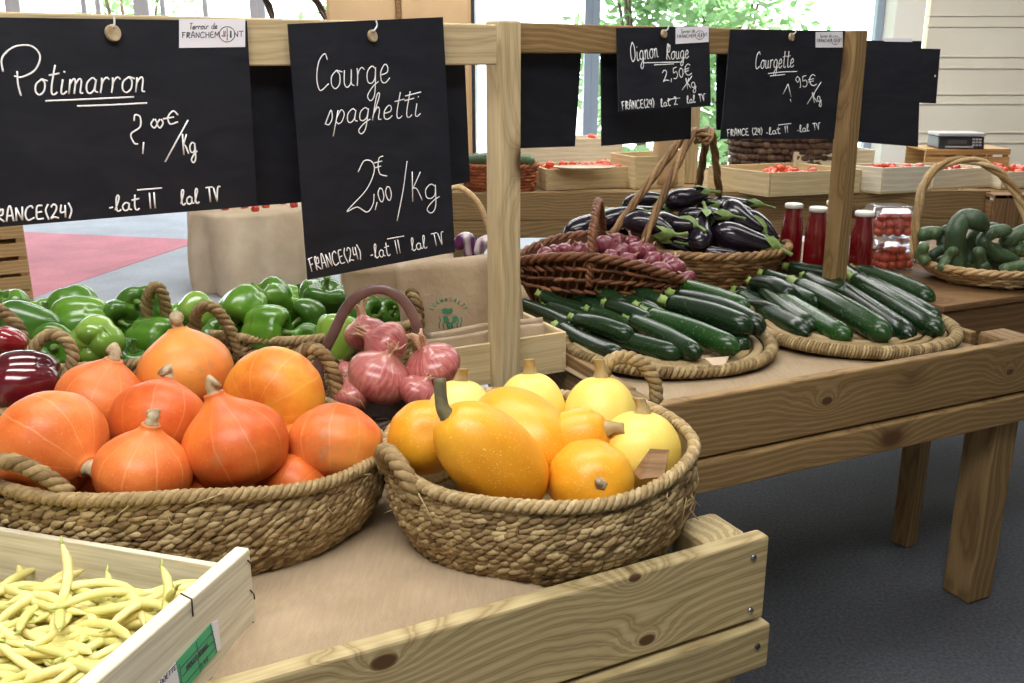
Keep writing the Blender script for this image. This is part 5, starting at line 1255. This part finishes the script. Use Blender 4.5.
# board 2: Courge spaghetti
yaw2 = R(54); d2_ = Vector((math.sin(yaw2), math.cos(yaw2), 0)); n2_ = Vector((d2_.y, -d2_.x, .035)).normalized()
P2 = onp(366, 20, rf + nl * .034, nl)
W_b2 = 1.15
b2 = Board('price_sign', [(288, 24), (443, 17), (455, 252), (308, 280)], P2, n2_, 'tall chalk price board reading Courge spaghetti, left of the pale post')
L = strokes('Courge', (316, 91), (391, 82), 36, .12) + strokes('spaghetti', (325, 125), (421, 116), 27, .2) + [[(405, 96), (421, 92)]]
b2.draw('title_writing', L, W_b2); L = [sm([(358, 172), (364, 161), (372, 162), (374, 172), (366, 190), (347, 211), (357, 207), (367, 212), (373, 204), (374, 194)])]
L += [sm([(383, 156), (379, 158), (378, 166), (380, 174), (387, 176)]), [(374, 163), (382, 161)], [(374, 168), (381, 166)]]
L += [[(377, 202), (375, 210)]] + strokes('00', (379, 202), (394, 199), 17) + [sm([(407, 161), (403, 190), (397, 221)])] + strokes('Kg', (411, 202), (441, 198), 30, .08)
b2.draw('price_writing', L, W_b2); L = strokes('FRANCE(24)', (311, 272), (363, 258), 14); b2.draw('origin_writing', L, W_b2); L = strokes('-lat II', (371, 259), (402, 253), 14) + [[(387, 239), (404, 236)]]; b2.draw('grade_writing', L, W_b2); L = strokes('lal TV', (412, 251), (446, 244), 13)
b2.draw('size_writing', L, W_b2); b2.disc(371, 36, 6, [(373, 21), (374, 26), (371, 31)])
# boards 3 and 4 on the far rail
rp = pL + nr * .036
yaw3 = R(62); d3_ = Vector((math.sin(yaw3), math.cos(yaw3), 0)); n3_ = Vector((d3_.y, -d3_.x, .06)).normalized()
P3 = onp(662, 26, rp, nr)
W_b3 = .9
b3 = Board('price_sign', [(617, 28), (709, 26), (711, 106), (619, 112)], P3, n3_, 'small chalk price board reading Oignon Rouge on the far rail')
L = strokes('Oignon', (631, 62), (659, 57), 19, .1) + strokes('Rouge', (666, 60), (689, 58), 16, .1) + [sm([(643, 63), (660, 62.5), (683, 62)]), sm([(654, 65), (668, 64.2), (674, 64)])]
b3.draw('title_writing', L, W_b3); L = strokes('2,50€', (663, 82), (693, 74), 11, .1) + [[(692, 76), (682, 90)]] + strokes('Kg', (687, 89), (697, 87), 11)
b3.draw('price_writing', L, W_b3); L = strokes('FRANCE(24)', (622, 110), (655, 107), 8.5); b3.draw('origin_writing', L, W_b3); L = strokes('lat 2', (661, 107), (678, 104.5), 8) + [[(668, 99.5), (680, 98)]]; b3.draw('grade_writing', L, W_b3); L = strokes('lal TV', (687, 103.5), (706, 101), 7.5)
b3.draw('size_writing', L, W_b3); b3.disc(662.5, 34, 4.2, [(665.5, 26), (665, 29), (663, 31)]); b3.logo((675.5, 27.5), (708.5, 26), (708.5, 42), (675.5, 44), .5)
yaw4 = R(66); d4_ = Vector((math.sin(yaw4), math.cos(yaw4), 0)); n4_ = Vector((d4_.y, -d4_.x, 0)).normalized()
P4 = onp(790, 28, rp + nr * .012, nr)
W_b4 = .85
b4 = Board('price_sign', [(731, 29.5), (845, 30.5), (834, 139), (720.6, 139)], P4, n4_, 'chalk price board reading Courgette beside the darker post')
L = strokes('Courgette', (755, 69), (794, 67), 17, .12) + [sm([(768, 73.5), (782, 72), (797, 71.5)]), sm([(770, 76), (780, 75), (785, 74.5)])]
b4.draw('title_writing', L, W_b4); L = [sm([(783, 94), (788, 84)]), [(788, 84), (791, 97)], [(790, 99), (791, 102)]] + strokes('95€', (796, 88), (818, 85), 11) + [[(821, 82), (807, 104)]] + strokes('Kg', (814, 103), (822, 101), 11)
b4.draw('price_writing', L, W_b4); L = strokes('FRANCE (24)', (727, 136.5), (763, 134.5), 7); b4.draw('origin_writing', L, W_b4); L = strokes('-lat II', (766, 135), (789, 132.5), 7) + [[(778, 125), (791, 123.5)]]; b4.draw('grade_writing', L, W_b4); L = strokes('-lal TV', (797, 132.5), (821, 129.5), 7)
b4.draw('size_writing', L, W_b4); b4.disc(790, 37, 4, [(793.5, 28.5), (793, 31.5), (791, 34)]); b4.logo((815.5, 32), (842.5, 31.5), (842.5, 47.5), (815.5, 47.5), .45)
# plain boards hung on the far side of the rails
def back_board(q, P, n, label): return Board('blank_board', q, P, n, label)
bp = rf - nl * .06; b5 = back_board([(150, 40), (306, 42), (306, 202), (150, 214)], bp, nl, 'blank black board hanging behind the rail between the two left price boards')
b6 = back_board([(395, 42), (464, 42), (470, 182), (392, 196)], rf - nl * .065, nl, 'blank black board peeking out right of the Courge spaghetti board')
bq = pL - nr * .05
back_board([(500, 44), (582, 44), (575, 146.5), (500, 149)], bq, nr, 'blank dark board hanging just right of the pale post, behind the rail')
back_board([(601, 44), (692, 44), (691, 139), (602, 146)], bq, nr, 'blank dark board hanging behind the Oignon Rouge board')
back_board([(717, 44), (760, 44), (760, 130), (717, 130)], bq, nr, 'blank dark board peeking out left of the Courgette board')
bz = pR + dr * .45 - nr * .1
b10 = back_board([(825, 40), (921.5, 41), (918, 147), (822, 139)], bz, Vector((.16, -1, 0)).normalized(), 'large blank dark board hanging right of the darker post')
b10.sheet('sticker', [(884, 38), (912, 38.5), (912, 42), (884, 41.5)], 'sticker')
b11 = back_board([(905, 48), (940.5, 49), (936, 103.5), (903, 102)], bz + Vector((.25, .55, 0)), Vector((.16, -1, 0)).normalized(), 'small blank dark board hanging furthest right')
b11.draw('hole_mark', [[(934.5, 76), (935.5, 76)]], 2.2)
# rails and posts that carry the boards at the back
f2 = empty('sign_frame', (bz.x, bz.y, 0)); tag(f2, 'rear pine frame holding the dark boards right of the darker post', 'frame')
def strip(root, a, b, n, h, t, m='pine2'): plank('rail', a, b, n, h, t, m, root, .003, root.location)
e0 = onp(842, 48, bz - Vector((0, .03, 0)), Vector((.16, -1, 0)).normalized()) ; e1_ = onp(912, 50, bz - Vector((0, .03, 0)), Vector((.16, -1, 0)).normalized())
e0 = b10.L + Vector((.02, .012, -.03)); strip(f2, e0 - Vector((.16, -.026, 0)), e0 + Vector((.13, .021, 0)), Vector((.16, -1, 0)), .035, .025)
pl = at(858, 274, ZS - .07); 
p0_ = b11.L + Vector((0, .012, -.02)); strip(f2, p0_ - Vector((.35, -.05, 0)), p0_ + Vector((.02, 0, 0)), Vector((.16, -1, 0)), .035, .02)
# emblem on the paper bag: arched lettering over a group of cows
bgP, bgn = kC + kn * (.10 - .0035) , -kn
class Surf: pass
def onbag(x, y):
    p = onp(x, y, kC + kn * .10, -kn); v = (p.z - .885) / (bzt - .885)
    p = onp(x, y, kC + kn * (.10 + .06 * v), -kn); return p - kn * .0068
mb = MB(); tx = 'LUGWNUHLTY'
for i, c in enumerate(tx):
    a = R(205 + 130 * i / (len(tx) - 1)); cx, cy, rx_, ry_ = 447.5, 315, 16.5, 14.5
    w, ss = GLY[c]; o_ = Vector((cx + rx_ * math.cos(a), cy + ry_ * math.sin(a))); t_ = Vector((-math.sin(a), math.cos(a))); u_ = Vector((math.cos(a), math.sin(a)))
    for s in ss:
        pts = [o_ + t_ * ((px - w / 2) * 4.6) + u_ * (py * 4.2) for px, py in s]; P_ = [onbag(p.x, p.y) - BG.location for p in pts]
        mb.tube(P_, .0011, 5, flat=.3, up=-kn)
def blob(pts):
    P_ = [onbag(x, y) - BG.location for x, y in pts]; k = len(P_); mb.add(P_ + [p + kn * .001 for p in P_], [tuple(range(k)), tuple(reversed(range(k, 2 * k)))])
blob([(441, 309), (444, 307.5), (447, 308.5), (451, 307.5), (452, 311), (449, 312.5), (446, 313), (442, 312.5)])
for x in (438.5, 442.5, 447, 451.5, 456.5, 460): 
    P_ = [onbag(*q) - BG.location for q in ((x, 316), (x + 1.2, 320), (x - .6, 324), (x + .6, 328))]; mb.tube(P_, .0016, 5, flat=.3, up=-kn)
for x, y in ((445, 318), (454, 318), (449, 324)): blob([(x - 2, y - 2), (x + 2, y - 2.4), (x + 2.4, y + 2), (x - .6, y + 5)])
mb.build('green_print', M['green_ink'], BG)
# print on the bean crate label
mb = MB()
def onlab(x, y): return on_end(x, y) + fn_ * .0014 - bC
for ln in strokes('HARICOT BEURRE', (185, 670), (207, 646), 4.2, 0, (-.1, -1)) + strokes('5 KG'.replace('5', '5'), (199, 668), (207, 659), 4, 0, (-.1, -1)):
    mb.tube([onlab(x, y) for x, y in ln], .0007, 5, flat=.4, up=fn_)
for a_, c_ in (((179, 668), (212, 631)), ((183, 684), (214, 647)), ((178, 664), (181, 690)), ((209, 625), (215.5, 652)), ((195, 642), (197, 654)), ((196, 655), (199, 672)), ((181, 676), (213.5, 639))): mb.tube([onlab(*a_), onlab(*c_)], .0006, 5, flat=.4, up=fn_)
for ln in strokes('DOETTE', (159, 685), (175, 668), 5, 0, (-.1, -1)): mb.tube([onlab(x, y) for x, y in ln], .0007, 5, flat=.4, up=fn_)
mb.build('label_print', M['ink'], BC)

# ------------------------------------------------------------------ along the rear table
ZB = .987; rng = random.Random(77)
def rcrate(c, x, y, h, label, m='ply', t=14, rows=None, dep=None, fill=.55, tl=None, n=14):
    C = at(*c, ZB); X = at(*x, ZB) - C; Y = at(*y, ZB) - C if isinstance(y, tuple) else Vector((-X.y, X.x, 0)).normalized() * y
    r = crate('tomato_crate', C, X, Y, ZB, h, m, label, t=.01, end_t=.014)
    for k in range(n):
        u, v = rng.uniform(.12, .88), rng.uniform(.10, .9); P = C + X * u + Y * v; P.z = ZB + .012 + h * (fill + rng.uniform(-.1, .12))
        s = rng.uniform(1.1, 1.6)
        tomato(P, s, 'orange red tomato ' + tl, 'tomatoes ' + tl, rng)
    return r[0]
rcrate((546, 190.5), (648, 186.5), .36, .125, 'open crate of tomatoes behind the pale post, nearest the reddish cucumber basket', tl='in the crate behind the pale post', fill=.74, n=34)
o = MB().lathe([(.01, .012), (.14, .01), (.16, .016), (.16, .012), (.14, .004), (.01, .004)], 28).build('paper_plate', M['kraft'], None, True, 0, atY(585, 169, 5.62)); o.scale = (1.15, .6, 1); tag(o, 'flat pale paper lying on the tomatoes behind the pale post', 'paper')
kb = rcrate((634, 189), (684, 186), .3, .19, 'pale tall wooden box beside the rear post', n=0, tl='x')
def bag_at(P, w, d, h, rz, label, m='kraft'):
    mb = MB(); vs = []; sd = 16
    for j in range(6):
        t = j / 5
        for k in range(sd):
            a = 2 * math.pi * k / sd; q = 1 - .12 * t + .06 * mnoise.noise(Vector((math.cos(a) * 2, math.sin(a) * 2, t * 3 + P.x)))
            vs.append(Vector((w / 2 * q * math.copysign(abs(math.cos(a)) ** .5, math.cos(a)), d / 2 * q * math.copysign(abs(math.sin(a)) ** .5, math.sin(a)), h * t)))
    mb.add(vs, [(i * sd + k, i * sd + (k + 1) % sd, (i + 1) * sd + (k + 1) % sd, (i + 1) * sd + k) for i in range(5) for k in range(sd)] + [tuple(reversed(range(sd)))])
    o = mb.build('paper_bag', M[m], None, True, 0, P); o.rotation_euler.z = rz; return tag(o, label, 'bag')
bag_at(atY(664, 186, 5.86) * 1 + Vector((0, 0, 0)), .16, .12, .31, .1, 'brown paper bag standing in the pale box beside the rear post', 'cardboard').location.z = ZB + .02
rcrate((522, 178), (622, 175), .3, .245, 'higher crate at the back behind the tomato crate by the pale post', m='poplar', fill=.86, tl='in the higher back crate', n=12)
rcrate((768, 197), (860, 192.5), (707, 188), .135, 'pale tomato crate with one corner towards the front, left of the darker post', tl='in the crate left of the darker post', fill=.62, n=34)
rcrate((880, 194), (930, 191.5), (838, 189.5), .15, 'white tomato crate just right of the darker post', m='poplar', tl='in the white crate right of the darker post', fill=.72, n=20)
rcrate((932, 190.5), (990, 186.8), .34, .12, 'white crate in front of the weighing scale', m='poplar', tl='in the crate before the scale', fill=.72, n=20)
rcrate((1000, 189), (1050, 187), .34, .10, 'crate of bright orange tomatoes at the right edge of the rear table', m='poplar', tl='at the right edge of the rear table', fill=.8, n=16)
rcrate((792, 184.5), (872, 181.5), .34, .20, 'pale crate standing behind the cornered one at the darker post', m='poplar', fill=.7, tl='in the crate behind the darker post', n=10)
# slatted box with the scale on it
C = at(926, 183, ZB); C.y = 6.1; X = atY(1011, 150, 6.1) - atY(926, 150, 6.1); X.z = 0; C.x = atY(926, 150, 6.1).x
hz = atY(960, 149, 6.1).z - ZB
sx_ = empty('slatted_box', Vector((C.x, C.y, ZB))); tag(sx_, 'brown slatted wooden box under the weighing scale', 'box')
for z0, z1 in ((.02, .06), (.085, hz - .05), (hz - .035, hz)): plank('slat', C * 1 + Vector((0, 0, -C.z + ZB + (z0 + z1) / 2)), C + X + Vector((0, 0, -C.z + ZB + (z0 + z1) / 2)), (0, -1, 0), z1 - z0, .014, 'slat', sx_, .002, sx_.location)
plank('top_board', C + Vector((0, .0, -C.z + ZB + hz)), C + X + Vector((0, .0, -C.z + ZB + hz)), (0, 0, 1), .001, .012, 'slat', sx_, 0, sx_.location)
MB().box((X.x / 2, .16, hz - .006), (X.x, .30, .012)).build('top_board', M['slat'], sx_, False)
for k in (0, .2, .4, .6, .8, 1): MB().box((.02 + (X.x - .04) * k, .02, hz / 2), (.03, .012, hz - .02)).build('upright', M['slat'], sx_, False)
MB().box((X.x / 2, .31, hz / 2), (X.x, .012, hz)).build('back_panel', M['slat'], sx_, False)
sP = atY(957, 148, 6.16); sP.z = ZB + hz; sc_ = empty('weighing_scale', sP, R(-4)); tag(sc_, 'black and grey shop weighing scale with a small display', 'scale', )
w_ = 44 / FPX * 6.1
mb = MB(); mb.add([Vector(p) for p in ((-w_ / 2, -.07, 0), (w_ / 2, -.07, 0), (w_ / 2, .14, 0), (-w_ / 2, .14, 0), (-w_ / 2, -.05, .075), (w_ / 2, -.05, .075), (w_ / 2, .14, .075), (-w_ / 2, .14, .075))], [(3, 2, 1, 0), (4, 5, 6, 7), (0, 1, 5, 4), (1, 2, 6, 5), (2, 3, 7, 6), (3, 0, 4, 7)])
mb.build('housing', M['black_plastic'], sc_, False, .006); MB().box((0, .045, .088), (w_ * 1.02, .21, .02)).build('weighing_plate', M['grey_plastic'], sc_, False, .005)
MB().box((-w_ * .1, -.064, .042), (w_ * .42, .006, .026)).build('display', M['lcd'], sc_, False, .001)
kb_ = MB()
for r_ in range(3):
    for q_ in range(3): kb_.box((w_ * .26 + q_ * .02, -.0665 + r_ * .0045, .024 + r_ * .018), (.014, .006, .011))
kb_.build('keypad', M['grey_plastic'], sc_, False); MB().box((-w_ * .05, -.070, .014), (w_ * .6, .005, .01)).build('trim_strip', M['grey_plastic'], sc_, False)
# dark basket, cucumber basket at the back
P = atY(786, 150, 6.25); DB = wicker_basket('wicker_basket', (P.x, P.y), .36, .28, ZB, 1.30, 'large dark woven basket standing behind the crates on the rear table', 51, 'dark_willow', None, flare=.12, rows_n=9)
P = atY(500, 190, 5.72); TB2 = wicker_basket('wicker_basket', (P.x, P.y), .22, .17, ZB, ZB + .145, 'terracotta wicker basket of cucumbers behind the pale post', 52, 'terracotta', None, flare=.12, rows_n=8)
for i, (x, y, w, dx, lb) in enumerate([(515, 159, 15, .9, 'cucumber on top in the terracotta basket, right of the pale post'), (518, 167, 11, .8, 'lower cucumber in the terracotta basket right of the pale post'), (474, 160, 13, -.9, 'cucumber in the terracotta basket left of the pale post'), (476, 168, 12, -.9, 'lower cucumber in the terracotta basket left of the pale post')]):
    P = atY(x, y, 5.66 + .04 * (i % 2)); o = mk_long('cucumber', .24, w * depth(P) / FPX / 2, .01, i, 'cucumber', 'cucumber'); put(o, P, vw(dx, -.12, .3), i, lb, 'cucumber', 'cucumbers in the terracotta basket')
# striped eggplants behind the paper bag with a pale cane handle
ST = wicker_basket('cane_basket', (-.16, 3.30), .16, .12, ZB2, .985, 'pale cane basket of striped eggplants mostly hidden behind the paper bag', 53, 'cane', None, flare=.25, rows_n=7, rimr=.011)
hb = MB(); hp_ = [atY(x, y, 3.3) for x, y in ((433, 268), (432, 225), (440, 198), (455, 187), (470, 194), (482, 210), (491, 238), (492, 268))]
hb.tube(local(ST, catmull(hp_, 5)), .0105, 8).build('handle', M['cane'], ST)
for i, (pts, lb) in enumerate([([(456, 250), (462, 240), (469, 240), (470, 256)], 'striped purple eggplant bent over above the paper bag, left one'), ([(476, 256), (482, 244), (492, 240)], 'striped purple eggplant next to the pale post above the paper bag')]):
    P3 = catmull([atY(x, y, 3.24) for x, y in pts], 6); c_ = P3[len(P3) // 2].copy(); n = len(P3)
    o = MB().tube([p - c_ for p in P3], [.021 * (1 - max(0, (.2 - j / (n - 1)) / .2) ** 2) ** .5 + .002 for j in range(n)], 14).build('eggplant', M['striped'], None, True, 0, c_); tag(o, lb, 'eggplant', 'striped eggplants')
    e_ = P3[-1] - c_; MB().lathe([(.018, -.012), (.02, -.004), (.012, .008), (.006, .02)], 10, None, Matrix.Translation(e_)).build('calyx', M['calyx'], o)
# tall plank box closing the right end of the rear table
a_, b__ = atY(996, 190, 5.5), atY(1062, 190, 5.5)
tb = empty('plank_box', (a_.x, 5.5, 0)); tag(tb, 'tall box of upright brown planks at the right end of the rear table', 'box'); wd = (b__.x - a_.x)
for k in range(5): plank('upright_plank', Vector((a_.x + wd * (k + .5) / 5, 5.5, .0)), Vector((a_.x + wd * (k + .5) / 5, 5.5, ZB - .006)), (0, -1, 0), wd / 5 - .004, .02, 'brown', tb, .002, tb.location)
MB().box((wd / 2, .25, ZB - .014), (wd, .5, .02)).build('top_board', M['brown'], tb, False)
MB().box((.011, .26, ZB / 2 - .02), (.02, .46, ZB - .05)).build('side_panel', M['brown'], tb, False)
# rear post carrying a rail of its own
rpst = atY(691, 165, 6.0); rfm = empty('sign_frame', (rpst.x, 6.0, ZB)); tag(rfm, 'pale pine post rising from the rear table behind the eggplant basket', 'post')
plank('post', Vector((rpst.x, 6.0, ZB)), Vector((rpst.x, 6.0, 1.78)), (0, -1, 0), .085, .085, 'post', rfm, .004, rfm.location)

# ------------------------------------------------------------------ further back on the left
# burlap draped stool with red produce on top
P = at(243, 292, 0); P.y = 7.45; P.x = atY(252, 260, 7.45).x
dr_ = empty('draped_stand', (P.x, P.y, 0)); tag(dr_, 'round stand draped in pale burlap on the carpet behind the green peppers', 'stand')
hst = atY(243, 207, 7.45).z; sd = 96; vs = []; nz = 22
for j in range(nz + 1):
    t = j / nz
    for k in range(sd):
        a = 2 * math.pi * k / sd; fold = .055 * math.sin(7 * a + 1.2 * math.sin(3 * a)) * t ** .6 + .02 * math.sin(13 * a + 2) * t; r = .46 + .06 * t * (1 - t) * 2 - .015 * t + fold
        vs.append(Vector((r * math.cos(a), r * math.sin(a), hst * (1 - t) + .01)))
mb = MB(); mb.add(vs, [(i * sd + k, (i + 1) * sd + k, (i + 1) * sd + (k + 1) % sd, i * sd + (k + 1) % sd) for i in range(nz) for k in range(sd)] + [tuple(range(sd))])
mb.build('burlap_drape', M['linen'], dr_); MB().lathe([(.38, .005), (.38, hst - .004), (.01, hst - .002)], 40).build('stand_body', M['brown'], dr_)
for k in range(14):
    a = k * 2.4; r = .08 + .024 * k; Pq = Vector((P.x + r * math.cos(a), P.y + r * math.sin(a), hst + .032)); tomato(Pq, 1.7, 'red tomato on top of the burlap draped stand', 'tomatoes on the draped stand', rng)
# slatted crate at the left edge
cx1 = atY(28, 260, 6.8).x; cx0 = cx1 - .52; hc = atY(20, 226, 6.8).z
sc2 = empty('slatted_crate', (cx1 - .52 * math.cos(R(28)), 6.8 - .52 * math.sin(R(28)), 0), R(28)); tag(sc2, 'tall brown slatted crate standing on the carpet at the left edge', 'crate')
wd = cx1 - cx0
ys = [.03, .17, .31, .45]
for z in (.015, .125, .245, .37, .50): MB().box((wd / 2, 0, z + .047), (wd, .016, .094)).build('slat', M['slat'], sc2, False, .002); MB().box((wd / 2, .44, z + .047), (wd, .016, .094)).build('slat', M['slat'], sc2, False, .002)
for x in (.03, wd - .03): MB().box((x, .018, hc / 2), (.06, .02, hc)).build('corner_post', M['slat'], sc2, False, .003); MB().box((x, .42, hc / 2), (.06, .02, hc)).build('corner_post', M['slat'], sc2, False, .003)
for x in (.008, wd - .008): MB().box((x, .22, hc / 2), (.014, .44, hc * .96)).build('side_panel', M['slat'], sc2, False)
MB().box((wd / 2, .22, hc - .01), (wd, .44, .014)).build('top_board', M['slat'], sc2, False)
# cabinet and hooped basket glimpsed above the rail
c0_, c1_ = atY(326, 8, 6.9).x, atY(471, 8, 6.9).x
cb = empty('tall_cabinet', ((c0_ + c1_) / 2, 7.15, 0)); tag(cb, 'tall light brown cabinet rising behind the Courge spaghetti board', 'cabinet'); wd = c1_ - c0_
MB().box((0, 0, 1.2), (wd, .5, 2.4)).build('carcass', M['cardboard'], cb, False, .006)
MB().box((0, -.262, 1.2), (.03, .022, 2.36)).build('centre_strip', M['brown'], cb, False, .003); MB().box((wd / 2 + .012, -.0, 1.2), (.024, .5, 2.4)).build('side_panel', M['black_plastic'], cb, False)
for x in (-1, 1): MB().box((x * wd / 4, -.255, 1.19), (wd / 2 - .04, .012, 2.3)).build('door', M['cardboard'], cb, False, .004)
P = atY(292, 60, 5.0); hbk = wicker_basket('wicker_basket', (P.x, P.y + .9), .22, .18, ZB, 1.25, 'tall handled dark basket mostly hidden behind the left price boards', 61, 'dark_willow', None, flare=.2, rows_n=9)
hb = MB(); hb.rope(local(hbk, catmull([Vector((P.x - .21, P.y + .9, 1.22)), atY(272, 16, P.y + .9), atY(262, -8, P.y + .9), atY(292, -50, P.y + .9), atY(306, -8, P.y + .9), atY(324, 16, P.y + .9), Vector((P.x + .21, P.y + .9, 1.22))], 8)), .02, 2, .3); hb.build('handle', M['dark_willow'], hbk)
